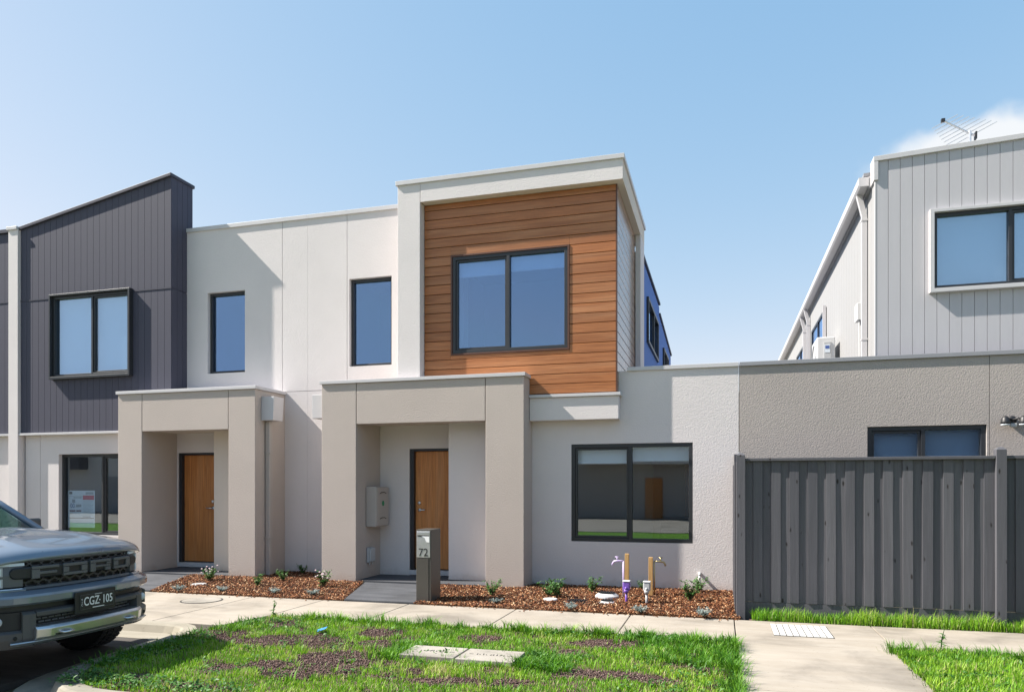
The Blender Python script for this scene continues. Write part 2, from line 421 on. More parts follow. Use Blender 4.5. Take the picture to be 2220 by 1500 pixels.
M = dict(
    white=m_stucco('light_render', (0.80, 0.772, 0.768), 0.8),
    cream=m_stucco('cream_render', (0.78, 0.735, 0.685), 0.3),
    taupe=m_stucco('taupe_render', (0.67, 0.625, 0.595), 1.0),
    grey=m_stucco('grey_brown_render', (0.62, 0.585, 0.565), 1.0),
    cap=m_plain('pale_flashing', (0.52, 0.505, 0.515), 0.4, 0.0, 0.05),
    capd=m_plain('grey_flashing', (0.27, 0.27, 0.29), 0.4, 0.0, 0.05),
    dark=m_plain('charcoal_cladding', (0.062, 0.062, 0.088), 0.65, 0, 0.12, 4, spec=0.25, stretch=(6, 6, 0.6)),
    darkcap=m_plain('charcoal_flashing', (0.045, 0.045, 0.065), 0.5, 0, 0.08, spec=0.3),
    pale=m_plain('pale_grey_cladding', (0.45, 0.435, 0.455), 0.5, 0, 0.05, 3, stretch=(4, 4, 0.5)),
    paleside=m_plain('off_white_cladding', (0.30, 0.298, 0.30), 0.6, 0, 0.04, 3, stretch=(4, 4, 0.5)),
    blue=m_plain('sky_tinted_cladding', (0.10, 0.19, 0.46), 0.75, 0, 0.1, 3, spec=0.12, stretch=(4, 4, 0.5)),  # grey cladding; the blue of reflected sky and shade is in its colour
    timber=m_timber('cedar_look_board', (0.60, 0.365, 0.21), (0.47, 0.27, 0.145), 'x'),
    timbery=m_timber('cedar_sky_sheen_board', (0.50, 0.38, 0.30), (0.40, 0.30, 0.23), 'y', 0.16),  # front cedar greyed, so the colour carries part of the sky sheen
    trim=m_plain('brown_trim', (0.09, 0.035, 0.02), 0.45),
    door=m_timber('timber_door_veneer', (0.72, 0.45, 0.235), (0.57, 0.335, 0.165), 'z', 0.5),
    frame=m_plain('black_aluminium', (0.022, 0.024, 0.029), 0.42, 0, 0.1),
    glass=m_glass('window_glass', (0.85, 0.90, 0.93), 0.12),
    glassup=m_glass('upper_window_glass', (0.72, 0.82, 0.94), 0.24, (0.52, 0.72, 1.0)),  # reflection colour tinted to deepen the sky's blue in the panes
    glassb=m_glass('sky_bright_glass', (0.80, 0.88, 0.95), 0.26, (0.74, 0.88, 1.0)),
    carglass=m_glass('windscreen_glass', (0.55, 0.68, 0.66), 0.06),
    blind=m_plain('roller_blind', (0.78, 0.80, 0.82), 0.8, 0, 0.03),
    room=m_plain('interior_paint', (0.42, 0.40, 0.37), 0.8, 0, 0.05),
    roomb=m_plain('dimmed_blue_interior', (0.14, 0.18, 0.26), 0.8, 0, 0.05),  # interior dimness and the blue of the panes put into the wall colour
    roomd=m_plain('interior_dark', (0.06, 0.06, 0.065), 0.8, 0, 0.1),
    floor=m_plain('interior_floor', (0.20, 0.16, 0.12), 0.5, 0, 0.15),
    steel=m_plain('brushed_steel', (0.68, 0.68, 0.69), 0.3, 0.75, 0.06),
    brass=m_plain('tap_brass', (0.42, 0.33, 0.18), 0.35, 1.0, 0.1),
    meter=m_plain('meter_box_beige', (0.40, 0.36, 0.33), 0.45, 0, 0.04),
    green=m_plain('green_sticker', (0.01, 0.20, 0.08), 0.5),
    greyp=m_plain('grey_plastic', (0.42, 0.43, 0.44), 0.45),
    white_p=m_plain('white_plastic', (0.58, 0.58, 0.58), 0.4, 0, 0.05),
    purple=m_plain('purple_plastic', (0.17, 0.08, 0.40), 0.45),
    lilac=m_plain('lilac_plastic', (0.52, 0.42, 0.66), 0.45),
    black=m_plain('black_plastic', (0.015, 0.015, 0.017), 0.5),
    bronze=m_plain('bronze_powdercoat', (0.085, 0.078, 0.07), 0.42, 0.3, 0.08),
    pine=m_timber('raw_pine', (0.76, 0.60, 0.38), (0.62, 0.45, 0.26), 'z', 0.7),
    fence=m_fence('painted_fence_timber', (0.095, 0.095, 0.108)),
    path=m_concrete('footpath_concrete', (0.54, 0.505, 0.46), stain=0.24),
    kerb=m_concrete('kerb_concrete', (0.50, 0.475, 0.425), stain=0.35),
    slate=m_concrete('charcoal_concrete', (0.24, 0.245, 0.262), stain=0.2),
    lid=m_concrete('lid_concrete', (0.54, 0.515, 0.48), stain=0.3, bump=0.5),
    joint=m_plain('joint_filler', (0.035, 0.034, 0.032), 0.9),
    asphalt=m_concrete('asphalt', (0.235, 0.22, 0.21), 0.9, 0.25, 0.9),
    soil=m_soil('verge_soil', (0.06, 0.037, 0.032), (0.125, 0.08, 0.07)),
    bed=m_soil('bed_soil', (0.05, 0.025, 0.012), (0.12, 0.055, 0.025)),
    ground=m_soil('ground_earth', (0.10, 0.085, 0.06), (0.15, 0.13, 0.08)),
    grass=m_attr('grass_blade', [(0.0, (0.045, 0.13, 0.012)), (0.35, (0.12, 0.28, 0.015)), (0.7, (0.24, 0.44, 0.02)), (0.92, (0.38, 0.52, 0.06)), (1.0, (0.50, 0.44, 0.22))], 0.5, 0.35, (0.9, (0.72, 0.9, 0.7))),
    weed=m_attr('weed_leaf', [(0.0, (0.03, 0.095, 0.018)), (0.6, (0.06, 0.17, 0.03)), (1.0, (0.12, 0.23, 0.06))], 0.5, 0.25),
    chips=m_attr('bark_chip', [(0.0, (0.02, 0.008, 0.005)), (0.4, (0.10, 0.032, 0.013)), (0.7, (0.24, 0.085, 0.03)), (0.88, (0.36, 0.17, 0.075)), (1.0, (0.66, 0.47, 0.29))], 0.8),
    crumbs=m_attr('soil_crumb', [(0.0, (0.045, 0.026, 0.022)), (0.7, (0.125, 0.078, 0.068)), (1.0, (0.23, 0.17, 0.145))], 0.9),
    leaf=m_attr('shrub_leaf', [(0.0, (0.03, 0.09, 0.02)), (0.6, (0.07, 0.18, 0.04)), (1.0, (0.17, 0.28, 0.10))], 0.45, 0.2),
    silver=m_attr('silver_leaf', [(0.0, (0.14, 0.19, 0.18)), (0.6, (0.26, 0.33, 0.32)), (1.0, (0.42, 0.48, 0.45))], 0.6, 0.15),
    petal=m_plain('pale_petal', (0.66, 0.50, 0.52), 0.6),
    stem=m_plain('plant_stem', (0.10, 0.07, 0.03), 0.8),
    paper=m_plain('poster_paper', (0.60, 0.66, 0.72), 0.55, 0, 0.02),
    ink=m_plain('dark_ink', (0.03, 0.035, 0.05), 0.6),
    inkg=m_plain('grey_ink', (0.22, 0.26, 0.30), 0.6),
    inkb=m_plain('blue_ink', (0.05, 0.10, 0.30), 0.6),
    red=m_plain('red_ink', (0.50, 0.03, 0.06), 0.55),
    brown=m_plain('brown_ink', (0.13, 0.03, 0.03), 0.55),
    white_l=m_plain('white_paint', (0.80, 0.80, 0.80), 0.5, 0, 0.03),
    paint=m_plain('car_paint_blue_grey', (0.16, 0.20, 0.255), 0.3, 0.3, 0.03, 3, 0.5, 1.0),
    paintd=m_plain('dark_grey_bumper', (0.075, 0.074, 0.076), 0.5, 0.0, 0.06),
    grille=m_plain('grille_black', (0.012, 0.013, 0.015), 0.5, 0, 0.1),
    gmesh=m_plain('grille_mesh_black', (0.034, 0.035, 0.038), 0.45, 0, 0.05),
    letter=m_plain('grille_letter_grey', (0.105, 0.107, 0.113), 0.5, 0, 0.05),
    alu=m_plain('satin_aluminium', (0.60, 0.61, 0.63), 0.33, 0.9, 0.05),
    chrome=m_plain('bright_chrome', (0.75, 0.77, 0.8), 0.1, 1.0, 0.02),
    lamp=m_plain('headlamp_glass', (0.09, 0.095, 0.105), 0.35, 0.0, 0.1),
    lens=m_plain('lamp_lens', (0.62, 0.67, 0.72), 0.35, 0.0, 0.05),
    amber=m_plain('amber_lens', (0.5, 0.15, 0.02), 0.15, 0, 0.05, coat=1.0),
    tyre=m_plain('tyre_rubber', (0.018, 0.018, 0.019), 0.85, 0, 0.15, bump=0.3),
    greyl=m_plain('galvanised_slat', (0.55, 0.54, 0.52), 0.6, 0, 0.1),
    lawn=m_soil('far_lawn_green', (0.07, 0.16, 0.02), (0.12, 0.24, 0.03)),
    litter=m_plain('blue_plastic', (0.05, 0.25, 0.60), 0.4),
)

# ------------------------------------------------------------------ building helpers
def wall_mb(x0, x1, z0, z1, yf, th, openings=(), mb=None):
    """a wall slab facing -y with rectangular openings (x0,x1,z0,z1); clean reveals"""
    mb = mb or MB()
    xs = sorted({x0, x1, *[min(max(v, x0), x1) for o in openings for v in o[:2]]})
    zs = sorted({z0, z1, *[min(max(v, z0), z1) for o in openings for v in o[2:]]})
    def solid(i, j):
        if i < 0 or j < 0 or i >= len(xs) - 1 or j >= len(zs) - 1: return False
        cx, cz = (xs[i] + xs[i + 1]) / 2, (zs[j] + zs[j + 1]) / 2
        return not any(a < cx < b and c < cz < d for (a, b, c, d) in openings)
    yb = yf + th
    vid = {}
    def V(x, y, z):
        k = (round(x, 5), round(y, 5), round(z, 5))
        if k not in vid:
            vid[k] = len(mb.v); mb.v.append(k)
        return vid[k]
    for i in range(len(xs) - 1):
        for j in range(len(zs) - 1):
            if not solid(i, j): continue
            a, b, c, d = xs[i], xs[i + 1], zs[j], zs[j + 1]
            mb.f.append((V(a, yf, c), V(b, yf, c), V(b, yf, d), V(a, yf, d)))
            mb.f.append((V(b, yb, c), V(a, yb, c), V(a, yb, d), V(b, yb, d)))
            if not solid(i - 1, j): mb.f.append((V(a, yb, c), V(a, yf, c), V(a, yf, d), V(a, yb, d)))
            if not solid(i + 1, j): mb.f.append((V(b, yf, c), V(b, yb, c), V(b, yb, d), V(b, yf, d)))
            if not solid(i, j - 1): mb.f.append((V(a, yb, c), V(b, yb, c), V(b, yf, c), V(a, yf, c)))
            if not solid(i, j + 1): mb.f.append((V(a, yf, d), V(b, yf, d), V(b, yb, d), V(a, yb, d)))
    return mb

def panelled_wall(parent, mat, x0, x1, z0, z1, yf, th, openings=(), vj=(), hj=(), gap=0.009):
    """rendered wall: dark-jointed panels, each its own piece, hung on a thin backing"""
    vj = [x0] + sorted(vj) + [x1]
    hj = [z0] + sorted(hj) + [z1]
    back = wall_mb(x0, x1, z0, z1, yf + 0.02, th - 0.02, openings).build('wall', M['cap'], parent)
    for i in range(len(vj) - 1):
        for j in range(len(hj) - 1):
            a = vj[i] + (gap / 2 if i else 0); b = vj[i + 1] - (gap / 2 if i < len(vj) - 2 else 0)
            c = hj[j] + (gap / 2 if j else 0); d = hj[j + 1] - (gap / 2 if j < len(hj) - 2 else 0)
            ops = [o for o in openings if o[0] < b and o[1] > a and o[2] < d and o[3] > c]
            wall_mb(a, b, c, d, yf, 0.0197, ops).build('wall_panel', mat, back)
    return back

def cap(parent, mat, x0, x1, y0, y1, z, h=0.055, over=0.028, name='parapet_cap'):
    return box(name, mat, parent, x0 - over, x1 + over, y0 - over, y1 + over, z - h, z + 0.006, bevel=0.004)

def window(parent, x0, x1, z0, z1, yf, splits=(), fw=0.055, depth=0.09, glass='glass', sashes=(), blind=0.0, blind_full=False, frame='frame', pane_in=0.05):
    """frame ring + mullions as one part; panes, sashes and blinds are its sub-parts. yf = front of the frame"""
    mb = MB()
    xs = [x0] + list(splits) + [x1]
    ops = []
    for i in range(len(xs) - 1):
        a = xs[i] + (fw if i == 0 else fw * 0.45); b = xs[i + 1] - (fw if i == len(xs) - 2 else fw * 0.45)
        ops.append((a, b, z0 + fw, z1 - fw))
    wall_mb(x0, x1, z0, z1, yf, depth, ops, mb)
    w = mb.build('window', M[frame], parent, bevel=0.004)
    for i, (a, b, c, d) in enumerate(ops):
        yp = yf + pane_in
        if i in sashes:
            s = 0.035
            wall_mb(a + 0.002, b - 0.002, c + 0.002, d - 0.002, yf + 0.018, 0.04, [(a + s, b - s, c + s, d - s)]).build('sash', M[frame], w, bevel=0.003)
            a, b, c, d = a + s - 0.004, b - s + 0.004, c + s - 0.004, d - s + 0.004
        box('pane', M[glass], w, a - 0.004, b + 0.004, yp, yp + 0.006, c - 0.004, d + 0.004)
        if blind or blind_full:
            h = (d - c) if blind_full else blind
            bm_ = MB().box(a - 0.01, b + 0.01, yp + 0.075, yp + 0.079, d - h, d + 0.02)
            if not blind_full: bm_.tube([(a, yp + 0.077, d - h), (b, yp + 0.077, d - h)], 0.014, 8)
            bm_.build('blind', M['blind'], w)
    return w

def room(parent, x0, x1, y0, y1, z0, z1, mat='room'):
    """interior seen through a window: five inward faces with thickness"""
    t = 0.05
    mb = MB()
    mb.box(x0 - t, x0, y0, y1, z0, z1); mb.box(x1, x1 + t, y0, y1, z0, z1)
    mb.box(x0 - t, x1 + t, y1, y1 + t, z0, z1)
    mb.box(x0 - t, x1 + t, y0, y1 + t, z1, z1 + t)
    o = mb.build('room', M[mat], parent)
    box('room_floor', M['floor'], o, x0 - t, x1 + t, y0, y1 + t, z0 - t, z0)
    return o

def vboards(parent, mat, x0, x1, pitch, yf, zfun0, zfun1, th=0.018, gap=0.006, cut=None):
    """vertical boards between zfun0(x) and zfun1(x); cut=(x0,x1,z0,z1) leaves a window hole"""
    n = max(1, round((x1 - x0) / pitch)); p = (x1 - x0) / n
    for i in range(n):
        a, b = x0 + i * p + gap / 2, x0 + (i + 1) * p - gap / 2
        spans = [(zfun0(a), zfun0(b), zfun1(a), zfun1(b))]
        if cut and b > cut[0] and a < cut[1]:
            lo = (spans[0][0], spans[0][1], cut[2], cut[2]); hi = (cut[3], cut[3], spans[0][2], spans[0][3])
            if a < cut[0] - 0.03 or b > cut[1] + 0.03:
                # board notched round the window: an L-shaped prism
                s = spans[0]
                if a < cut[0]: poly = [(a, s[0]), (b, s[1]), (b, cut[2]), (cut[0], cut[2]), (cut[0], cut[3]), (b, cut[3]), (b, s[3]), (a, s[2])]
                else: poly = [(a, s[0]), (b, s[1]), (b, s[3]), (a, s[2]), (a, cut[3]), (cut[1], cut[3]), (cut[1], cut[2]), (a, cut[2])]
                if cut[3] < min(s[2], s[3]) - 0.02:
                    MB().prism(poly, 'y', yf, yf + th).build('board', mat, parent)
                else:
                    q = [(a, s[0]), (b, s[1]), (b, cut[2]), (cut[0], cut[2]), (cut[0], s[2]), (a, s[2])] if a < cut[0] else [(a, s[0]), (b, s[1]), (b, s[3]), (cut[1], s[2]), (cut[1], cut[2]), (a, cut[2])]
                    MB().prism(q, 'y', yf, yf + th).build('board', mat, parent)
                continue
            spans = [s for s in (lo, hi) if s[2] - s[0] > 0.02 and s[3] - s[1] > 0.02]
        for (p0, p1, q0, q1) in spans:
            MB().prism([(a, p0), (b, p1), (b, q1), (a, q0)], 'y', yf, yf + th).build('board', mat, parent)

def portico(parent, x0, x1, pl, pr, yf, yl, yr, head, top, roof_back):
    """two rendered piers, a lintel between them, roof and capping"""
    g = 0.005
    box('pillar', M['taupe'], parent, x0, pl - g, yf, yl, 0.0, top, bevel=0.006)
    box('pillar', M['taupe'], parent, pr + g, x1, yf, yr, 0.0, top, bevel=0.006)
    box('lintel', M['taupe'], parent, pl + g, pr - g, yf + 0.001, yf + 0.30, head, top - 0.002, bevel=0.006)
    box('joint', M['joint'], parent, pl - g, pl + g, yf + 0.015, yf + 0.29, head + 0.01, top - 0.01)
    box('joint', M['joint'], parent, pr - g, pr + g, yf + 0.015, yf + 0.29, head + 0.01, top - 0.01)
    box('ceiling', M['cream'], parent, pl - 0.004, pr + 0.004, yf + 0.305, roof_back, head + 0.02, top - 0.12)
    box('parapet_cap', M['cap'], parent, x0 - 0.03, x1 + 0.03, yf - 0.03, roof_back + 0.0, top, top + 0.055, bevel=0.004)

def door(parent, x0, x1, z0, z1, yf, lever_x, side):
    fr = MB()
    fr.box(x0 - 0.075, x0 - 0.003, yf - 0.07, yf + 0.06, z0 - 0.02, z1 + 0.05)
    fr.box(x1 + 0.003, x1 + 0.075, yf - 0.07, yf + 0.06, z0 - 0.02, z1 + 0.05)
    fr.box(x0 - 0.003, x1 + 0.003, yf - 0.07, yf + 0.06, z1 + 0.004, z1 + 0.05)
    d = box('door', M['door'], parent, x0, x1, yf, yf + 0.04, z0, z1, bevel=0.003)
    fr.build('door_frame', M['frame'], d)
    zl = z0 + 1.04
    h = MB().lathe([(0.0, -0.012), (0.028, -0.012), (0.03, 0.0)], (lever_x, yf - 0.0, zl), 'y', 16)
    h.tube([(lever_x, yf - 0.01, zl), (lever_x, yf - 0.055, zl), (lever_x + side * 0.02, yf - 0.06, zl), (lever_x + side * 0.12, yf - 0.055, zl + 0.004)], 0.011, 8)
    h.build('handle', M['steel'], d, smooth=True)
    MB().lathe([(0.0, -0.022), (0.016, -0.022), (0.03, -0.014), (0.032, 0.0)], (lever_x - 0.005, yf, zl + 0.125), 'y', 16).build('lock', M['steel'], d, smooth=True)
    MB().box(x0 - 0.08, x1 + 0.08, yf - 0.10, yf + 0.08, z0 - 0.105, z0 - 0.022).build('threshold', M['cap'], d, bevel=0.005)
    return d

# ================================================================== THE SETTING
YW, YB, YT, YF, YP = 11.57, 11.95, 11.52, 11.22, 11.04       # main wall, set-back wall, tower, timber-box frame, porticos
PB, PF = 9.27, 7.95                                          # back and front edge of the footpath

tag(box('ground', M['ground'], None, -400, 400, -300, 600, -0.5, -0.16), kind='structure')
road = MB().box(-80, 80, 2.25, 4.30, -0.155, -0.100)
road.box(-80, -5.95, 4.30, 7.0, -0.155, -0.100)
tag(road.build('road', M['asphalt']), kind='structure')

# kerb: plan polyline along the main road, round the end of the parking bay, then along the bay
def arc(cx, cy, r, a0, a1, n):
    return [(cx + r * math.cos(R(a0 + (a1 - a0) * i / n)), cy + r * math.sin(R(a0 + (a1 - a0) * i / n))) for i in range(n + 1)]
KP = [(60, 4.52), (20, 4.52), (5, 4.52), (0, 4.52), (-3.2, 4.52)] + arc(-4.62, 5.52, 1.0, 270, 180, 8) + [(-5.70, 6.2)] + arc(-6.25, 6.6, 0.5, 0, 90, 5) + [(-8, 7.1), (-14, 7.1), (-40, 7.1), (-80, 7.1)]
KN = []
for i in range(len(KP)):
    a, b = Vector(KP[max(i - 1, 0)]), Vector(KP[min(i + 1, len(KP) - 1)])
    d = (b - a).normalized(); KN.append(Vector((d.y, -d.x)))
def kerb_off(o): return [(p[0] + n.x * o, p[1] + n.y * o) for p, n in zip(KP, KN)]
kprof = [(-0.34, -0.155), (-0.34, -0.096), (-0.05, -0.090), (-0.012, -0.012), (0.012, 0.004), (0.15, 0.004), (0.15, -0.155)]
km = MB()
rows = [[(x, y, z) for (x, y) in kerb_off(o)] for (o, z) in kprof]
nk, npf = len(KP), len(kprof)
km.add([p for r_ in rows for p in r_], [(j * nk + i, j * nk + i + 1, ((j + 1) % npf) * nk + i + 1, ((j + 1) % npf) * nk + i) for j in range(npf) for i in range(nk - 1)])
tag(km.build('kerb', M['kerb']), kind='structure')

# footpath: each cast slab is a piece of its own over a dark bedding layer
fp = tag(box('footpath', M['joint'], None, -40, 30, 7.96, PB - 0.01, -0.15, -0.022), kind='structure')
jx = [-40, -26, -17, -12.4, -9.3, -6.6, -5.46, -4.14, -2.6, -1.1, 0.15, 1.66, 3.2, 4.7, 6.2, 12, 30]
for i in range(len(jx) - 1):
    a, b = jx[i] + 0.006, jx[i + 1] - 0.006
    if b < -5.4: poly = [(a, 7.255), (b if b < -5.5 else -5.62, 7.255), (b, PF if b > -5.5 else 7.255), (b, PB), (a, PB)]
    else: poly = [(a, PF), (b, PF), (b, PB), (a, PB)]
    if b < -5.4 and b <= -5.5: poly = [(a, 7.255), (b, 7.255), (b, PB), (a, PB)]
    MB().prism(poly, 'z', -0.12, 0.0).build('concrete_slab', M['path'], fp, bevel=0.006)
cross = tag(box('crossing_path', M['joint'], None, 0.19, 1.60, 4.7, 7.93, -0.15, -0.03), kind='structure')
for (a, b) in ((4.68, 6.1), (6.112, 7.938)):
    box('concrete_slab', M['path'], cross, 0.17, 1.62, a, b, -0.12, 0.001, bevel=0.005)
# slate-coloured entry paths
ent = tag(MB().prism([(-5.13, PB + .006), (-4.06, PB + .006), (-4.46, YP - 0.006), (-5.72, YP - 0.006)], 'z', -0.1, 0.028).build('entry_path', M['slate'], bevel=0.006), kind='structure')
ent2 = tag(MB().prism([(-10.7, PB + .006), (-8.46, PB + .006), (-9.19, YP - 0.006), (-10.7, YP - 0.006)], 'z', -0.1, 0.028).build('entry_path', M['slate'], bevel=0.006), kind='structure')

KI = kerb_off(0.155)
vp = [p for p in KI if -5.8 < p[0] < 0.1 and p[1] < 6.9]
VERGE = [(0.165, 4.675)] + [p for p in vp if p[0] < 0.1] + [(-5.62, 7.0), (-5.45, 7.4), (-5.36, 7.94), (0.165, 7.94)]
VERGE2 = [(1.625, 4.675), (12, 4.675), (12, 7.94), (1.625, 7.94)]
STRIP = [(0.33, PB + 0.005), (6.5, PB + 0.005), (6.5, 9.47), (0.33, 9.47)]
YARD = [(0.33, 9.47), (9, 9.47), (9, 11.56), (0.33, 11.56)]
for poly in (VERGE, VERGE2, STRIP):
    tag(MB().prism(poly, 'z', -0.15, -0.008).build('verge', M['soil']), kind='structure')
tag(MB().prism(YARD, 'z', -0.15, -0.012).build('side_yard', M['ground']), kind='structure')
BED1 = [(-8.45, PB), (-5.14, PB), (-5.73, YP), (-6.53, YP), (-6.53, YB), (-7.84, YB), (-7.84, YP), (-9.18, YP)]
BED2 = [(-4.05, PB), (0.22, PB), (0.22, YW), (-2.97, YW), (-2.97, YP), (-4.44, YP)]
for poly in (BED1, BED2):
    tag(MB().prism(poly, 'z', -0.12, 0.006).build('garden_bed', M['bed']), kind='structure')

# ================================================================== THE CHARCOAL TOWNHOUSE (left)
A = thing('charcoal_townhouse', (-10.6, 11.5, 0), 'charcoal board-clad townhouse with sloping-topped tower and taupe portico at left', 'house')
XT0, XT1 = wx(45, YT), wx(371, YT)
ZT0, ZT1 = 6.88, 7.54
def ztop(x): return ZT0 + (ZT1 - ZT0) * (x - XT0) / (XT1 - XT0)
lw = (-12.81, -10.86, 0.66, 2.27)
panelled_wall(A, M['white'], -13.66, -10.55, 0.0, 2.655, 11.60, 0.25, [lw], vj=[-13.28])
window(A, lw[0] + .002, lw[1] - .002, lw[2] + .002, lw[3] - .002, 11.68, splits=[-11.80], sashes=(1,), fw=0.05)
room(A, -13.4, -10.4, 11.86, 14.6, 0.3, 2.6)
box('ledge', M['cap'], A, XT0, -10.2, 11.47, 11.62, 2.657, 2.70, bevel=0.004)
tw = (-12.84, -10.945, 3.80, 5.40)
back = wall_mb(XT0, XT1 - 0.005, 2.702, ZT0, YT + 0.02, 0.2, [tw])
back.prism([(XT0, ZT0 + .001), (XT1 - 0.005, ZT0 + .001), (XT1 - 0.005, ztop(XT1) - 0.02)], 'y', YT + 0.02, YT + 0.22)
back = back.build('tower_wall', M['darkcap'], A)
FZ = 5.385
vboards(back, M['dark'], XT0 + 0.004, XT1, 0.154, YT, lambda x: 2.703, lambda x: FZ - 0.012, cut=tw)
vboards(back, M['dark'], XT0 + 0.004, XT1, 0.154, YT, lambda x: FZ + 0.012, lambda x: ztop(x) - 0.01, cut=None)
box('flashing', M['darkcap'], back, XT0 + .005, tw[0] - 0.03, YT - 0.008, YT + 0.019, FZ - 0.011, FZ + 0.011)
box('flashing', M['darkcap'], back, tw[1] + 0.03, XT1 + 0.004, YT - 0.008, YT + 0.019, FZ - 0.011, FZ + 0.011)
side = box('tower_side', M['darkcap'], A, XT1 - 0.24, XT1 - 0.02, YT + 0.225, 12.10, 2.75, ZT1 - 0.06)
for k in range(4):
    for (za, zb) in ((2.75, FZ - 0.008), (FZ + 0.008, ZT1 - 0.02)):
        box('board', M['dark'], side, XT1 - 0.019, XT1 - 0.001, YT + 0.019 + k * 0.143, YT + 0.156 + k * 0.143, za, zb)
cp = MB().prism([(XT0 - 0.0, ztop(XT0) - 0.055), (XT1 + 0.025, ztop(XT1) - 0.045), (XT1 + 0.025, ztop(XT1) + 0.012), (XT0 - 0.0, ztop(XT0) + 0.006)], 'y', YT - 0.045, 12.14)
cp.build('roof_cap', M['darkcap'], A, bevel=0.004)
# projecting window surround on the tower
sx0, sx1, sz0, sz1 = tw[0] - 0.035, tw[1] + 0.04, tw[2] - 0.05, tw[3] + 0.035
sur = wall_mb(sx0, sx1, sz0, sz1, YT - 0.095, 0.15, [(tw[0], tw[1], tw[2], tw[3])]).build('window_surround', M['frame'], A, bevel=0.004)
window(A, tw[0] + .001, tw[1] - .001, tw[2] + .001, tw[3] - .001, YT - 0.03, splits=[-11.86], sashes=(1,), fw=0.05, blind_full=True, glass='glassb')
room(A, XT0 + .1, XT1 - .3, 11.78, 14.5, 3.2, 6.2)
# rendered fin between the two left-hand houses
finw = box('party_fin', M['white'], A, wx(18, 11.46), XT0 - 0.006, 11.46, 12.0, 0.0, 6.84, bevel=0.005)
cap(A, M['cap'], wx(18, 11.46), XT0 - 0.04, 11.46, 12.0, 6.885)
# set-back rendered wall with the tall narrow window
nw1 = (-9.551, -8.711, 3.80, 5.36)
d1 = (-10.235, -9.30, 0.05, 2.28)
panelled_wall(A, M['white'], -10.30, -7.362, 0.0, 6.585, YB, 0.24, [nw1, d1], vj=[-7.898], hj=[3.39])
cap(A, M['cap'], XT1 + 0.03, -7.39, YB, YB + 0.24, 6.635, h=0.07)
window(A, nw1[0] + .002, nw1[1] - .002, nw1[2] + .002, nw1[3] - .002, YB + 0.075, fw=0.05, glass='glassup')
room(A, -10.2, -7.7, YB + 0.26, 14.6, 3.2, 6.2, 'roomb')
door(A, -10.165, -9.375, 0.165, 2.235, YB + 0.10, -9.5, -1)
box('hall_wall', M['roomd'], A, -10.3, -9.2, YB + 0.27, YB + 0.30, 0, 2.6)
box('porch_wall', M['cream'], A, -9.128, -8.37, 11.60, YB - 0.003, 0.02, 2.66)
box('porch_slab', M['slate'], A, -10.252, -8.382, YP + 0.003, YB - 0.004, -0.08, 0.052)
portico(A, -10.79, -7.84, -10.25, -8.39, YP, YB - 0.002, YB - 0.002, 2.635, 3.33, YB - 0.006)
rh = MB().prism([(-7.836, 2.79), (-7.60, 2.79), (-7.575, 3.21), (-7.836, 3.21)], 'y', 11.21, 11.51).build('rainhead', M['cap'], A, bevel=0.006)
dp = MB().box(-7.825, -7.735, 11.31, 11.40, 0.02, 2.785)
dp.build('downpipe', M['meter'], A, bevel=0.012)
MB().box(-7.838, -7.72, 11.302, 11.408, 2.2, 2.22).box(-7.838, -7.72, 11.302, 11.408, 0.7, 0.72).build('pipe_bracket', M['meter'], A)
box('roof', M['capd'], A, -13.6, -7.4, 12.2, 22, 6.0, 6.1)

# far-left neighbour, only a sliver in view
N0 = thing('neighbour_townhouse', (-17.5, 11.5, 0), 'sliver of dark-clad townhouse beyond the pale fin at the left edge', 'house')
panelled_wall(N0, M['white'], -21.0, wx(18, 11.46) - 0.006, 0.0, 2.655, 11.60, 0.25, [(-18.5, -16.4, 0.66, 2.27)])
window(N0, -18.498, -16.402, 0.662, 2.268, 11.68, splits=[-17.45])
room(N0, -19, -16, 11.86, 14, 0.3, 2.6)
box('ledge', M['cap'], N0, -21, wx(18, 11.46) - 0.006, 11.47, 11.62, 2.657, 2.70)
nb = wall_mb(-21, wx(18, 11.46) - 0.006, 2.702, 6.80, YT + 0.02, 0.2, []).build('upper_wall', M['darkcap'], N0)
vboards(nb, M['dark'], -21 + 0.3, wx(18, 11.46) - 0.008, 0.154, YT, lambda x: 2.703, lambda x: FZ - 0.012)
vboards(nb, M['dark'], -21 + 0.3, wx(18, 11.46) - 0.008, 0.154, YT, lambda x: FZ + 0.012, lambda x: 6.79)
box('roof_cap', M['darkcap'], N0, -21, wx(18, 11.46) - 0.006, YT - 0.045, 12.1, 6.802, 6.87)
box('flashing', M['darkcap'], nb, -20.7, wx(18, 11.46) - 0.01, YT - 0.008, YT + 0.019, FZ - 0.011, FZ + 0.011)

# ================================================================== THE TIMBER-FRONTED TOWNHOUSE (centre)
B = thing('timber_townhouse', (-3.6, 11.4, 0), 'pale rendered townhouse with cedar-coloured timber box over the portico, number 72', 'house')
nw2 = (-6.507, -5.665, 3.80, 5.39)
d2 = (-5.32, -4.40, 0.05, 2.29)
panelled_wall(B, M['white'], -7.359, -4.60 + 0.3, 0.0, 6.585, YB, 0.24, [nw2, d2], vj=[-6.55], hj=[3.39])
cap(B, M['cap'], -7.335, -5.25, YB, YB + 0.24, 6.635, h=0.07)
window(B, nw2[0] + .002, nw2[1] - .002, nw2[2] + .002, nw2[3] - .002, YB + 0.075, fw=0.05, glass='glassup')
room(B, -7.2, -5.3, YB + 0.26, 14.6, 3.2, 6.2, 'roomb')
door(B, -5.245, -4.425, 0.165, 2.245, YB + 0.10, -5.165, 1)
box('hall_wall', M['roomd'], B, -5.45, -4.30, YB + 0.27, YB + 0.30, 0, 2.6)
box('porch_slab', M['slate'], B, -5.882, -3.602, YP + 0.003, YB - 0.004, -0.08, 0.052)
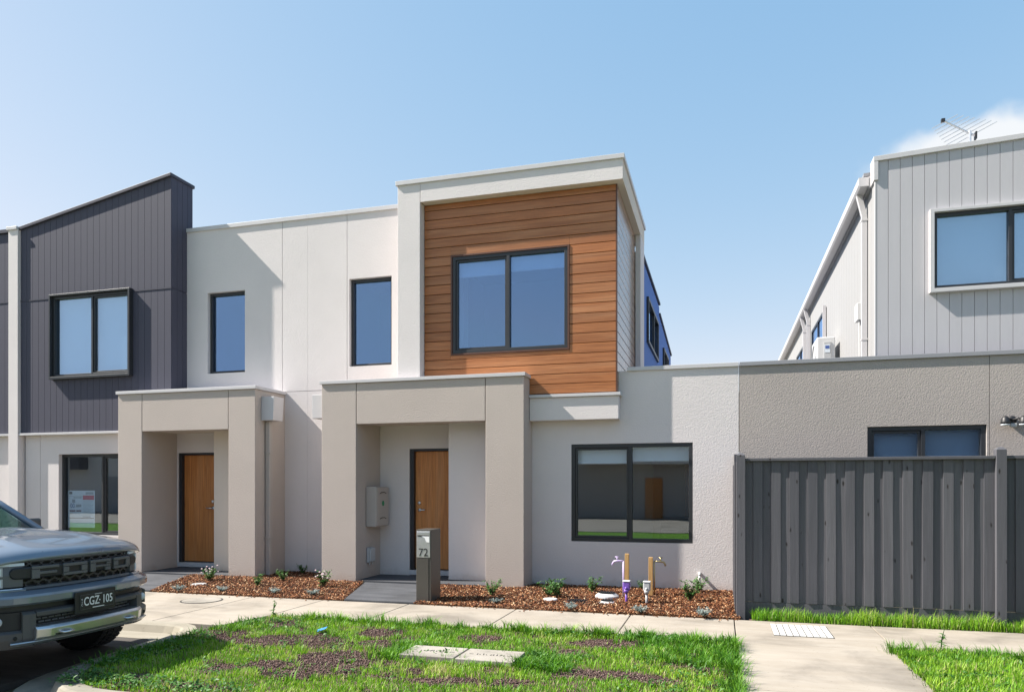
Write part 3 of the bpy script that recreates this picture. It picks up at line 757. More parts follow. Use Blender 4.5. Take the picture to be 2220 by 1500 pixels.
portico(B, -6.53, -2.973, -5.88, -3.607, YP, YB - 0.002, YW - 0.002, 2.665, 3.352, YW - 0.19)
box('porch_ceiling', M['cream'], B, -5.9, -4.45, YW - 0.18, YB - 0.003, 2.70, 3.2)
box('rainhead', M['cap'], B, -6.82, -6.534, 11.21, 11.50, 2.80, 3.21, bevel=0.006)
# ground-floor wall with the wide window
gw = (-2.324, -0.423, 0.741, 2.298)
panelled_wall(B, M['white'], -4.432, 0.252, 0.0, 3.44, YW, 0.26, [gw])
cap(B, M['cap'], -1.40, 0.225, YW, YW + 0.26, 3.49)
window(B, gw[0] + .002, gw[1] - .002, gw[2] + .002, gw[3] - .002, YW + 0.012, splits=[-1.379], sashes=(0,), fw=0.058, blind=0.21)
rm = room(B, -2.9, 0.1, YW + 0.30, 16.2, 0.12, 2.6)
inn = MB().box(-2.85, -1.3, 14.6, 14.7, 0.13, 2.59).box(-1.3, 0.05, 14.6, 14.7, 2.2, 2.59).box(-0.35, 0.05, 14.6, 14.7, 0.13, 2.2)
inn.build('inner_wall', M['room'], rm)
box('bench', M['roomd'], rm, -1.2, -0.2, 15.3, 15.7, 0.13, 1.0)
box('inner_door', M['door'], rm, -0.75, -0.4, 16.12, 16.16, 0.13, 2.1)
# bulkhead and ledge under the timber box
WF = YW - 0.18                                                # timber face
box('bulkhead', M['white'], B, -2.97 + .004, wx(1341, YW - 0.20), YW - 0.20, YW - 0.003, 2.672, 3.036, bevel=0.006)
box('bulkhead_ledge', M['cap'], B, -2.97 + .004, wx(1341, YW - 0.20) + 0.035, YW - 0.235, YW + 0.0, 3.038, 3.085, bevel=0.004)
# frame: left pier, roof beam, rear leg
XF0, XF1, XFR = wx(862, YF), wx(911, YF), wx(1350, YF)
XWR = wx(1338, WF)
box('frame_pier', M['white'], B, XF0, XF1 - 0.004, YF, 12.35, 3.2, 6.655, bevel=0.006)
rf = MB().box(XF1 + 0.004, XFR, YF + 0.001, 14.47, 6.335, 6.654)
rf.build('frame_roof', M['cream'], B, bevel=0.006)
box('frame_fascia', M['white'], B, XF1 + 0.004, XFR - 0.001, YF - 0.004, YF + 0.0008, 6.331, 6.655)
box('joint', M['joint'], B, XF1 - 0.004, XF1 + 0.004, YF + 0.012, YF + 0.3, 6.34, 6.65)
box('frame_leg', M['white'], B, XWR + 0.012, XFR - 0.002, 13.8, 14.465, 3.2, 6.334)
box('roof_cap', M['cap'], B, XF0 - 0.028, XFR + 0.028, YF - 0.032, 14.5, 6.64, 6.712, bevel=0.004)
uw = (-4.295, -2.345, 3.82, 5.425)
bk = wall_mb(XF1 + 0.004, XWR - 0.02, 3.09, 6.332, WF + 0.021, 0.16, [uw]).build('timber_wall', M['trim'], B)
PZ = 0.1565
nb_ = int(math.ceil((6.332 - 3.10) / PZ))
for i in range(nb_):
    a, b = 3.10 + i * PZ + 0.0045, min(3.10 + (i + 1) * PZ - 0.0045, 6.331)
    if b - a < 0.02: continue
    c0, c1, cz0, cz1 = uw[0] - 0.03, uw[1] + 0.03, uw[2] - 0.03, uw[3] + 0.03
    x0, x1 = XF1 + 0.006, XWR - 0.022
    prof = lambda z0_, z1_: [(WF, z0_ + 0.004), (WF, z1_ - 0.004), (WF + 0.005, z1_), (WF + 0.02, z1_), (WF + 0.02, z0_), (WF + 0.005, z0_)]
    def bd(xa, xb, za, zb):
        MB().prism(prof(za, zb), 'x', xa, xb).build('board', M['timber'], bk)
    if b <= cz0 or a >= cz1: bd(x0, x1, a, b)
    else:
        bd(x0, c0, a, b); bd(c1, x1, a, b)
        if a < cz0 - 0.02: bd(c0 + 0.002, c1 - 0.002, a, cz0)
        if b > cz1 + 0.02: bd(c0 + 0.002, c1 - 0.002, cz1, b)
box('corner_trim', M['trim'], B, XWR - 0.021, XWR + 0.002, WF - 0.004, WF + 0.03, 3.09, 6.33)
box('base_trim', M['trim'], B, XF1 + .01, XWR - 0.022, WF - 0.003, WF + 0.02, 3.087, 3.0995)
wall_mb(uw[0] - 0.028, uw[1] + 0.028, uw[2] - 0.028, uw[3] + 0.028, WF - 0.012, 0.06, [uw]).build('window_trim', M['trim'], B, bevel=0.003)
window(B, uw[0] + .002, uw[1] - .002, uw[2] + .002, uw[3] - .002, WF + 0.0, splits=[-3.33], sashes=(0,), fw=0.055, glass='glassup', blind=0.22)
rm2 = room(B, XF1 + 0.1, XWR - 0.1, WF + 0.2, 14.3, 3.3, 5.75, 'roomb')
MB().lathe([(0.0, 0), (0.05, 0), (0.06, 0.02), (0.06, 0.03)], (-2.75, 12.6, 5.71), 'z', 16).build('ceiling_light', M['white_p'], rm2)
# timber side wall facing right
sb = box('timber_side', M['trim'], B, XWR - 0.06, XWR - 0.018, WF + 0.185, 13.82, 3.10, 6.332)
for i in range(nb_):
    a, b = 3.10 + i * PZ + 0.0045, min(3.10 + (i + 1) * PZ - 0.0045, 6.331)
    if b - a < 0.02: continue
    MB().prism([(XWR - 0.017, a), (XWR - 0.002, a), (XWR + 0.002, a + 0.004), (XWR + 0.002, b - 0.004), (XWR - 0.002, b), (XWR - 0.017, b)], 'y', WF + 0.031, 13.799).build('board', M['timbery'], sb)
# rear wall beyond the frame, sky sheen and shade painted into its boards
XR_ = -1.515
rw = MB().prism([(14.48, 3.2), (23.1, 3.2), (23.1, 5.70), (18.75, 5.98), (18.7, 6.20), (14.48, 6.20)], 'x', XR_ - 0.2, XR_ - 0.02).build('rear_wall', M['darkcap'], B)
y = 14.49
while y < 23.0:
    zt = 6.19 if y < 18.6 else 5.97 - (y - 18.75) * 0.0644
    sw = [(15.55, 18.15, 4.66, 5.62), (19.95, 21.7, 4.66, 5.35)]
    hit = [s for s in sw if s[0] - 0.05 < y + 0.14 < s[1] + 0.05]
    mb = MB()
    if hit:
        s = hit[0]
        mb.box(XR_ - 0.019, XR_, y, y + 0.282, 3.2, s[2]); box('board', M['blue'], rw, XR_ - 0.019, XR_, y, y + 0.282, s[3], zt - 0.02)
    else: mb.box(XR_ - 0.019, XR_, y, y + 0.282, 3.2, zt - 0.02)
    mb.build('board', M['blue'], rw)
    y += 0.29
rc = MB().prism([(14.48, 6.19), (18.73, 6.19), (18.73, 6.24), (14.48, 6.24)], 'x', XR_ - 0.22, XR_ + 0.04).prism([(18.76, 5.96), (23.14, 5.68), (23.14, 5.73), (18.76, 6.01)], 'x', XR_ - 0.22, XR_ + 0.04)
rc.build('rear_cap', M['darkcap'], B)
for (ya, yb, za, zb, ym) in ((15.55, 18.15, 4.66, 5.62, 16.9), (19.95, 21.7, 4.66, 5.35, 20.9)):
    wf = MB()
    for (p, q, r_, s_) in ((ya, yb, zb - 0.06, zb), (ya, yb, za, za + 0.06), (ya, ya + 0.07, za + .061, zb - .061), (yb - 0.07, yb, za + .061, zb - .061), (ym, ym + 0.06, za + .061, zb - .061)):
        wf.box(XR_ - 0.018, XR_ + 0.05, p, q, r_, s_)
    wf = wf.build('window', M['frame'], B)
    for (p, q) in ((ya + .072, ym - .002), (ym + .062, yb - .072)):
        box('pane', M['glassup'], wf, XR_ - 0.012, XR_ - 0.004, p, q, za + 0.062, zb - 0.062)
box('low_roof', M['capd'], B, XR_ + 0.01, 0.24, YW + 0.27, 22, 3.1, 3.2)
box('roof', M['capd'], B, -7.3, XR_ - 0.25, 12.4, 23, 5.85, 5.95)

# ================================================================== THE GREY TOWNHOUSE (right)
D = thing('grey_townhouse', (4.0, 11.6, 0), 'grey-brown rendered townhouse with pale vertical cladding upstairs, behind the fence', 'house')
rlw = (2.03, 3.545, 1.25, 2.48)
panelled_wall(D, M['grey'], 0.262, 9.0, 0.0, 3.44, YW + 0.002, 0.26, [rlw], vj=[3.577])
cap(D, M['capd'], 0.29, 9.0, YW, YW + 0.26, 3.49)
window(D, rlw[0] + .002, rlw[1] - .002, rlw[2] + .002, rlw[3] - .002, YW + 0.03, splits=[2.76], sashes=(0,), fw=0.06, blind_full=True, glass='glassb')
room(D, 1.7, 3.9, YW + 0.30, 14, 0.3, 2.6)
YU, XU = 12.4, wx(1898, 12.4)
def zup(x): return 6.70 + (x - XU) * 0.048
ruw = (wx(2023, YU), wx(2023, YU) + 2.2, 4.60, 5.745)
rb = wall_mb(XU + 0.01, 9.0, 3.2, 6.66, YU + 0.02, 0.2, [ruw])
rb.prism([(XU + 0.01, 6.661), (9.0, 6.661), (9.0, zup(9.0) - 0.03), (XU + .01, 6.68)], 'y', YU + 0.02, YU + 0.2)
rb = rb.build('upper_wall', M['cap'], D)
vboards(rb, M['pale'], XU + 0.012, XU + 0.012 + 0.167 * 40, 0.167, YU, lambda x: 3.2, lambda x: zup(x) - 0.012, cut=ruw)
MB().prism([(XU - 0.03, zup(XU) - 0.07), (9.0, zup(9) - 0.07), (9.0, zup(9) + 0.006), (XU - 0.03, zup(XU) + 0.006)], 'y', YU - 0.035, YU + 0.25).build('roof_cap', M['cap'], D, bevel=0.004)
box('barge_end', M['cap'], D, XU - 0.028, XU + 0.035, YU - 0.033, YU + 0.25, zup(XU) - 0.36, zup(XU) - 0.0705, bevel=0.004)
box('corner_trim', M['cap'], D, XU - 0.012, XU + 0.011, YU - 0.003, YU + 0.04, 3.2, zup(XU) - 0.36)
sur = wall_mb(ruw[0] - 0.06, ruw[1] + 0.06, ruw[2] - 0.06, ruw[3] + 0.05, YU - 0.085, 0.14, [ruw]).build('window_surround', M['cap'], D, bevel=0.004)
window(D, ruw[0] + .001, ruw[1] - .001, ruw[2] + .001, ruw[3] - .001, YU - 0.02, splits=[4.10], sashes=(1,), fw=0.05, blind_full=True, glass='glassb')
room(D, XU + .2, 8.5, YU + 0.25, 15.5, 3.3, 6.2)
# side wall facing left
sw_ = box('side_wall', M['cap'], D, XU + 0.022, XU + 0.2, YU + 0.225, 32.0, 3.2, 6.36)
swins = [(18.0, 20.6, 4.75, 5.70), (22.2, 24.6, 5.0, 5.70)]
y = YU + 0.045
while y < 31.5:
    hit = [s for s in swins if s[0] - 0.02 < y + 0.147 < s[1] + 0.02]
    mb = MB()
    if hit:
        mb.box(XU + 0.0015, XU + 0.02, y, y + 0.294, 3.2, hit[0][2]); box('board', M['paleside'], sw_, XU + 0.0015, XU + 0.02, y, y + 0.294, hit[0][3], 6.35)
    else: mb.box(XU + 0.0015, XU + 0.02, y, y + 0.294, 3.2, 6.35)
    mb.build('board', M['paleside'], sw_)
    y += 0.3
for (ya, yb, za, zb) in swins:
    ym = (ya + yb) / 2
    wf = MB()
    for (p, q, r_, s_) in ((ya, yb, zb - 0.06, zb), (ya, yb, za, za + 0.06), (ya, ya + 0.07, za + .061, zb - .061), (yb - 0.07, yb, za + .061, zb - .061), (ym, ym + 0.06, za + .061, zb - .061)):
        wf.box(XU - 0.02, XU + 0.018, p, q, r_, s_)
    wf = wf.build('window', M['frame'], D)
    for (p, q) in ((ya + .072, ym - .002), (ym + .062, yb - .072)):
        box('pane', M['glassup'], wf, XU + 0.004, XU + 0.012, p, q, za + 0.062, zb - 0.062)
    box('window_hood', M['cap'], D, XU - 0.07, XU + 0.0, ya - 0.05, ya - 0.012, za - 0.05, zb + 0.05)
# eave: soffit, fascia, quad gutter, roof
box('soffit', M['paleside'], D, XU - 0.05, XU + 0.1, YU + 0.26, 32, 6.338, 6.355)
MB().prism([(XU - 0.195, 6.40), (XU - 0.17, 6.365), (XU - 0.05, 6.365), (XU - 0.05, 6.49), (XU - 0.075, 6.49), (XU - 0.075, 6.41), (XU - 0.17, 6.41), (XU - 0.17, 6.51), (XU - 0.195, 6.51)], 'y', YU + 0.26, 32).build('gutter', M['cap'], D)
MB().box(XU - 0.19, XU - 0.05, YU + 0.251, YU + 0.259, 6.37, 6.51).build('gutter_end', M['cap'], D)
box('fascia', M['cap'], D, XU - 0.046, XU - 0.02, YU + 0.262, 32, 6.357, 6.525)
MB().prism([(XU - 0.12, 6.53), (8.9, 6.85), (8.9, 6.90), (XU - 0.12, 6.58)], 'y', YU + 0.27, 32).build('roof', M['capd'], D)
def downpipe(y0, zb):
    m = MB().box(XU - 0.09, XU - 0.012, y0, y0 + 0.09, zb, 6.02)
    m.prism([(XU - 0.09, 6.021), (XU - 0.012, 6.021), (XU - 0.09, 6.364), (XU - 0.168, 6.364)], 'y', y0, y0 + 0.09)
    m.box(XU - 0.098, XU - 0.004, y0 - 0.006, y0 + 0.096, 5.94, 5.97).box(XU - 0.098, XU - 0.004, y0 - 0.006, y0 + 0.096, 4.0, 4.03)
    m.build('downpipe', M['cap'], D)
downpipe(13.0, 3.2); downpipe(20.95, 3.2); downpipe(21.9, 3.2)
mb_ = MB().box(XU - 0.07, XU - 0.001, 13.55, 13.80, 4.45, 4.74); mb_.tube([(XU - 0.03, 13.6, 4.45), (XU - 0.03, 13.58, 3.9), (XU - 0.03, 13.58, 3.2)], 0.012, 6)
mb_.build('junction_box', M['white_p'], D, bevel=0.006)
MB().tube([(XU - 0.03, 13.06, 3.2), (XU - 0.03, 13.06, 3.62), (XU - 0.05, 12.98, 3.68), (XU - 0.06, 12.88, 3.66), (XU - 0.06, 12.86, 3.56)], 0.03, 8).build('vent_bend', M['white_p'], D, smooth=True)
box('low_roof', M['capd'], D, 0.28, XU - 0.01, YW + 0.27, 32, 3.1, 3.2)

# air conditioner on the side wall
ac = thing('air_conditioner', (2.03, 16.3, 3.85), 'white air conditioner unit mounted on the side wall of the grey townhouse', 'air conditioner')
box('casing', M['white_p'], ac, 1.86, 2.20, 15.90, 16.75, 3.90, 4.64, bevel=0.02)
box('service_cover', M['greyp'], ac, 1.985, 2.12, 15.882, 15.899, 4.02, 4.54, bevel=0.006)
box('rating_label', M['paper'], ac, 2.0, 2.10, 15.878, 15.8815, 4.32, 4.48)
box('label_print', M['inkb'], ac, 2.012, 2.088, 15.8755, 15.8778, 4.40, 4.46)
MB().lathe([(0.27, 0.0), (0.29, 0.0), (0.29, 0.02), (0.27, 0.02)], (1.84, 16.3, 4.27), 'x', 24, True).build('fan_guard', M['greyp'], ac)
for yb_ in (16.0, 16.6):
    MB().box(1.9, XU - 0.002, yb_, yb_ + 0.04, 3.85, 3.895).build('bracket', M['capd'], ac)

# antenna on the roof
an = thing('tv_antenna', (4.35, 15.0, 6.75), 'metal rooftop antenna with slanted rods on the grey townhouse', 'antenna')
MB().tube([(4.33, 15.0, 6.55), (4.33, 15.0, 8.06)], 0.02, 8).build('mast', M['steel'], an)
b0, b1 = Vector((3.88, 14.95, 8.28)), Vector((4.42, 15.05, 7.98))
MB().tube([b0, b1], 0.018, 8).build('boom', M['steel'], an)
for k in range(8):
    c = b0.lerp(b1, 0.06 + k * 0.125); h = 0.24 + 0.03 * k
    MB().tube([c + Vector((-h * 0.93, -0.25 * h, -h * 0.52)), c + Vector((h * 0.93, 0.25 * h, h * 0.52))], 0.007, 6).build('rod', M['steel'], an)
MB().box(b1.x + 0.0, b1.x + 0.025, b1.y - 0.05, b1.y + 0.05, b1.z - 0.07, b1.z + 0.06).build('reflector', M['black'], an)
MB().box(b0.x - 0.03, b0.x + 0.03, b0.y - 0.03, b0.y + 0.03, b0.z - 0.03, b0.z + 0.03).build('end_cap', M['black'], an)

# floodlight on the grey wall
fl = thing('floodlight', (3.82, YW, 2.5), 'twin-head security floodlight fixed to the grey-brown wall above the fence', 'light')
MB().lathe([(0.0, -0.05), (0.045, -0.05), (0.06, -0.03), (0.06, 0.0)], (3.84, YW - 0.001, 2.53), 'y', 16).build('base', M['black'], fl, smooth=True)
for sx in (-1, 1):
    hx = 3.84 + sx * 0.11
    MB().tube([(3.84, YW - 0.04, 2.53), (3.84 + sx * 0.06, YW - 0.08, 2.55), (hx, YW - 0.10, 2.52)], 0.014, 8).build('arm', M['black'], fl, smooth=True)
    hd = MB().lathe([(0.02, 0.08), (0.045, 0.05), (0.055, 0.0), (0.06, -0.03)], (hx, YW - 0.12, 2.50), 'z', 16).build('head', M['black'], fl, smooth=True)
    MB().lathe([(0.058, -0.031), (0.05, -0.05), (0.0, -0.055)], (hx, YW - 0.12, 2.50), 'z', 16).build('lens', M['lens'], hd, smooth=True)
MB().box(3.80, 3.88, YW - 0.10, YW - 0.06, 2.43, 2.48).build('sensor', M['greyp'], fl, bevel=0.008)

# meter box and isolator on the pier
mt = thing('meter_box', (-5.79, 11.62, 0.92), 'beige electrical meter box with green sticker on the porch pier of number 72', 'meter box')
box('casing', M['meter'], mt, -5.877, -5.69, 11.38, 11.86, 0.93, 1.62, bevel=0.01)
dr = box('door', M['meter'], mt, -5.69, -5.672, 11.395, 11.845, 0.945, 1.605, bevel=0.006)
MB().lathe([(0.0, 0.0), (0.045, 0.0), (0.045, -0.004), (0.0, -0.004)], (-5.6665, 11.62, 1.33), 'x', 20).build('sticker', M['green'], dr)
for zc in (1.06, 1.50):
    MB().tube([(-5.671, 11.50, zc), (-5.669, 11.56, zc + 0.02), (-5.669, 11.68, zc + 0.02), (-5.671, 11.74, zc)], 0.006, 6).build('vent_louvre', M['joint'], dr)
iso = thing('power_outlet', (-5.85, 11.5, 0.3), 'small grey weatherproof outlet low on the porch pier, under the meter box', 'outlet')
box('back_box', M['greyp'], iso, -5.877, -5.83, 11.40, 11.60, 0.31, 0.57, bevel=0.01)
box('cover', M['greyp'], iso, -5.829, -5.80, 11.41, 11.59, 0.33, 0.56, bevel=0.012)
MB().tube([(-5.84, 11.45, 0.31), (-5.84, 11.45, 0.27)], 0.012, 8).tube([(-5.84, 11.55, 0.31), (-5.84, 11.55, 0.27)], 0.012, 8).build('conduit', M['greyp'], iso)

# poster in the left-hand window
po = thing('window_poster', (-12.3, 11.67, 0.7), 'printed information sheet standing inside the left ground-floor window', 'poster')
px0, px1, pz0, pz1 = wx(146, 11.74), wx(204, 11.74), 0.80, wz(146, 1063, 11.74)
yq = 11.757
MB().box(px0, px1, yq, yq + 0.003, pz0, pz1).build('sheet', M['paper'], po)
W_, H_ = px1 - px0, pz1 - pz0
def mark(n, m, a, b, c, d): box(n, M[m], po, px0 + a * W_, px0 + b * W_, yq - 0.0022, yq - 0.0006, pz1 - d * H_, pz1 - c * H_)
mark('red_panel', 'red', .56, .97, .13, .25)
for (a, b, c, d, m) in ((.05, .16, .03, .10, 'ink'), (.66, .95, .05, .07, 'ink'), (.66, .95, .09, .10, 'ink'), (.04, .52, .15, .158, 'inkg'), (.2, .52, .185, .2, 'ink'), (.06, .28, .53, .57, 'brown'), (.31, .5, .53, .57, 'brown'), (.05, .97, .735, .755, 'ink'), (.55, .85, .70, .715, 'ink'), (.05, .5, .62, .628, 'inkg'), (.06, .45, .45, .455, 'inkg'), (.16, .27, .24, .33, 'inkg'), (.3, .5, .38, .40, 'ink'), (.3, .5, .42, .44, 'ink')):
    mark('print', m, a, b, c, d)
for k in range(11): mark('text_line', 'inkg', .57, .95 - (k % 3) * .06, .29 + k * .034, .296 + k * .034)
text_mesh('numerals', '00', 0.13, M['inkb'], po, (px0 + .17 * W_, yq - 0.002, pz1 - .415 * H_), (R(90), 0, 0), 0.0008, 0.9)

# letterbox
lb = thing('letterbox', (-3.97, 9.57, 0), 'tall bronze pillar letterbox with steel panel numbered 72 beside the entry path', 'letterbox')
box('pillar', M['bronze'], lb, -4.085, -3.862, 9.405, 9.76, 0.0, 1.02, bevel=0.004)
MB().box(-4.075, -3.90, 9.399, 9.404, 0.02, 0.62).build('front_panel', M['bronze'], lb, bevel=0.002)
pn = box('number_panel', M['steel'], lb, -4.073, -3.875, 9.396, 9.404, 0.635, 1.0, bevel=0.002)
box('mail_flap', M['steel'], pn, -4.066, -3.882, 9.388, 9.3955, 0.945, 0.99, bevel=0.003)
box('mail_slot', M['black'], pn, -4.062, -3.886, 9.3935, 9.3958, 0.925, 0.94)
MB().prism([(-4.0, 0.93), (-3.885, 0.93), (-3.885, 0.84), (-3.93, 0.85), (-3.95, 0.90)], 'y', 9.3925, 9.3935).build('sticker', M['white_l'], pn)
text_mesh('numerals', '72', 0.155, M['black'], pn, (-3.974, 9.394, 0.70), (R(90), 0, 0), 0.001, 0.95)

# ================================================================== FENCE
fe = thing('paling_fence', (3.0, 9.46, 0), 'charcoal painted timber paling fence with posts in front of the grey townhouse', 'fence')
FY = 9.475                                                   # front of the back palings
fzt = 1.955
def paling(w, h, seed):
    rr = random.Random(seed)
    m = MB()
    n = 7
    pts = []
    for i in range(n + 1):
        z = h * i / n
        pts.append((rr.uniform(-0.0008, 0.0008), rr.uniform(-0.0004, 0.0004), z))
    vs_, fs_ = [], []
    for (dx, dy, z) in pts:
        vs_ += [(-w / 2 + dx, dy, z), (w / 2 + dx, dy, z), (w / 2 + dx, dy + 0.015, z), (-w / 2 + dx, dy + 0.015, z)]
    for i in range(n):
        for k in range(4):
            fs_.append((i * 4 + k, i * 4 + (k + 1) % 4, i * 4 + 4 + (k + 1) % 4, i * 4 + 4 + k))
    fs_ += [(3, 2, 1, 0), (n * 4, n * 4 + 1, n * 4 + 2, n * 4 + 3)]
    return m.add(vs_, fs_)
def palings(xa, xb, pitch=0.213):
    n = round((xb - xa) / pitch); pitch = (xb - xa) / n
    for i in range(n):
        x = xa + pitch * (i + 0.5)
        for (w, dx, dy) in ((0.128, -pitch / 2, 0.0), (0.106, 0.0, -0.0175)):
            s = random.randrange(5)
            me = shared(('paling', w, s), lambda: paling(w, fzt - 0.03 - 0.20, s + int(w * 1000)), M['fence'])
            o = inst('paling', me, fe, (x + dx + random.uniform(-.004, .004), FY + dy, 0.20))
            o.rotation_euler = (random.uniform(-.002, .002), random.uniform(-.0035, .0035), random.uniform(-.02, .02))
FX0, FX1 = wx(1606, 9.43), wx(2172, 9.40)
palings(FX0 + 0.10, FX1 - 0.0)
palings(FX1 + 0.10, FX1 + 0.10 + 0.213 * 10)
for xp, zt in ((FX0, 2.03), (FX1, 2.06), (FX1 + 2.35, 2.05)):
    p = MB().box(xp - 0.05, xp + 0.05, FY - 0.075, FY + 0.03, -0.1, zt - 0.03)
    p.add([(xp - 0.05, FY - 0.075, zt - 0.03), (xp + 0.05, FY - 0.075, zt - 0.03), (xp + 0.05, FY + 0.03, zt - 0.03), (xp - 0.05, FY + 0.03, zt - 0.03), (xp - 0.02, FY - 0.04, zt), (xp + 0.02, FY - 0.04, zt), (xp + 0.02, FY + 0.0, zt), (xp - 0.02, FY + 0.0, zt)],
          [(4, 5, 6, 7), (0, 1, 5, 4), (1, 2, 6, 5), (2, 3, 7, 6), (3, 0, 4, 7)])
    p.build('post', M['fence'], fe)
for (a, b) in ((FX0 + 0.052, FX1 - 0.052), (FX1 + 0.052, FX1 + 2.29)):
    box('capping_rail', M['fence'], fe, a, b, FY - 0.05, FY + 0.07, fzt - 0.028, fzt + 0.008, bevel=0.004)
    box('plinth_board', M['fence'], fe, a, b, FY - 0.003, FY + 0.022, -0.05, 0.195)
    for zr in (0.45, 1.05, 1.65): box('rail', M['fence'], fe, a, b, FY + 0.019, FY + 0.06, zr, zr + 0.07)
# side return running back to the house wall
n = 15
for i in range(n):
    y0 = FY + 0.05 + i * 0.134
    me = shared(('return_paling', i % 3), lambda: paling(0.118, fzt - 0.03, 40 + i % 3), M['fence'])
    o = inst('paling', me, fe, (FX0 - 0.035 - (0.016 if i % 2 else 0), y0 + 0.06, 0.0), (0, 0, R(90)))
box('return_rail', M['fence'], fe, FX0 - 0.02, FX0 + 0.03, FY + 0.035, YW - 0.01, fzt - 0.12, fzt - 0.05)
pb = MB().box(FX0 - 0.045, FX0 + 0.03, YW - 0.13, YW - 0.02, -0.1, 2.10); pb.build('post', M['fence'], fe)

# ================================================================== TAPS, METERS, DRAINS
def tap(m, x, y, z, s):
    m.tube([(x, y, z), (x + s * 0.05, y, z), (x + s * 0.09, y, z), (x + s * 0.135, y, z - 0.01), (x + s * 0.155, y, z - 0.04), (x + s * 0.16, y, z - 0.065)], [0.011, 0.011, 0.016, 0.015, 0.013, 0.015], 8)
    m.tube([(x + s * 0.09, y, z + 0.01), (x + s * 0.09, y, z + 0.05)], 0.009, 8)
    m.tube([(x + s * 0.09 - 0.03, y, z + 0.055), (x + s * 0.09 + 0.03, y, z + 0.055)], 0.008, 6)
    return m
t1 = thing('garden_tap', (-1.30, 10.5, 0), 'lilac recycled-water tap on the taller pine post, behind the purple meter', 'tap')
MB().box(-1.33, -1.272, 10.50, 10.55, 0.0, 0.655).build('post', M['pine'], t1, bevel=0.003)
MB().tube([(-1.352, 10.52, 0.02), (-1.352, 10.52, 0.55)], 0.012, 8).build('riser_pipe', M['lilac'], t1, smooth=True)
tap(MB(), -1.352, 10.52, 0.55, -1).build('tap', M['lilac'], t1, smooth=True)
t2 = thing('garden_tap', (-0.99, 10.8, 0), 'brass tap on the shorter pine post, behind the grey meter', 'tap')
MB().box(-1.022, -0.96, 10.78, 10.835, 0.0, 0.585).build('post', M['pine'], t2, bevel=0.003)
MB().tube([(-0.94, 10.80, 0.02), (-0.94, 10.80, 0.53)], 0.012, 8).build('riser_pipe', M['brass'], t2, smooth=True)
tap(MB(), -0.94, 10.80, 0.53, 1).build('tap', M['brass'], t2, smooth=True)
def meter(x, y, m1, m2, label):
    t = thing('water_meter', (x, y, 0), label, 'water meter')
    MB().tube([(x, y, -0.02), (x, y, 0.17)], 0.017, 10).build('riser_pipe', M[m2], t, smooth=True)
    bd_ = box('body', M[m1], t, x - 0.046, x + 0.05, y - 0.04, y + 0.05, 0.20, 0.315, bevel=0.015)
    box('lid', M['white_p'], bd_, x - 0.05, x + 0.054, y - 0.045, y + 0.055, 0.316, 0.333, bevel=0.008)
    MB().tube([(x, y - 0.02, 0.165), (x, y - 0.02, 0.215)], [0.03, 0.036], 10).tube([(x, y - 0.055, 0.23), (x, y - 0.03, 0.23)], 0.02, 10).build('valve', M[m2], t, smooth=True)
    return t
meter(-1.25, 10.04, 'purple', 'purple', 'purple recycled-water meter on a short pipe in the bark bed')
meter(-0.975, 10.04, 'greyp', 'greyp', 'grey water meter on a short pipe in the bark bed')
vpz = thing('vent_pipe', (-0.32, 11.52, 0), 'thin white plastic pipe standing against the wall near the fence', 'pipe')
MB().tube([(-0.32, 11.50, 0.0), (-0.32, 11.50, 0.26)], 0.019, 10).build('pipe', M['white_p'], vpz, smooth=True)
MB().tube([(-0.32, 11.50, 0.255), (-0.32, 11.51, 0.285), (-0.32, 11.57, 0.29)], 0.024, 10).build('elbow', M['white_p'], vpz, smooth=True)

def drain(x, y, r, white, label, h=0.05):
    t = thing('drain_riser', (x, y, 0.02), label, 'drain')
    MB().lathe([(r, 0.0), (r * 0.98, h * 0.5), (r * 0.72, h), (r * 0.62, h), (r * 0.60, h - 0.02)], (x, y, 0.025), 'z', 24).build('collar', M['white_p' if white else 'black'], t, smooth=False)
    g = MB().lathe([(r * 0.70, 0.0), (r * 0.70, 0.004), (0.0, 0.004)], (x, y, 0.0255 + h), 'z', 24)
    for k in range(-3, 4): g.box(x + k * r * 0.17 - 0.007, x + k * r * 0.17 + 0.007, y - r * 0.5, y + r * 0.5, 0.026 + h, 0.042 + h)
    g.build('grate', M['black'], t)
drain(-1.575, 10.43, 0.17, True, 'larger white drain collar with dark grate, left of the purple meter', 0.07)
drain(-1.50, 9.97, 0.125, True, 'smaller white drain ring with dark grate, nearest the footpath', 0.03)
drain(-1.907, 9.90, 0.20, False, 'black flat drain grate lying in the bark, left of the white drains', 0.02)
tag(MB().lathe([(0.105, 0.0), (0.105, 0.035), (0.095, 0.045), (0.0, 0.045)], (-2.30, 9.955, 0.01), 'z', 24).build('inspection_cap', M['white_p'], smooth=False), 'flat white inspection cap lying in the bark near the double shrub', 'cap')
tag(MB().lathe([(0.13, 0.0), (0.13, 0.03), (0.11, 0.042), (0.0, 0.042)], (-8.12, 9.96, 0.01), 'z', 24).build('inspection_cap', M['greyp']), 'flat grey inspection cap in the left-hand bark bed', 'cap')

rl = thing('round_cover', (-7.10, 8.76, 0), 'round concrete-filled manhole cover in the footpath near the ute', 'manhole cover')
MB().lathe([(0.285, 0.0015), (0.285, 0.004), (0.262, 0.004), (0.262, 0.0015)], (-7.10, 8.76, 0), 'z', 40, True).build('rim', M['joint'], rl)
MB().lathe([(0.261, 0.0015), (0.261, 0.007), (0.0, 0.007)], (-7.10, 8.76, 0), 'z', 40).build('lid', M['lid'], rl)

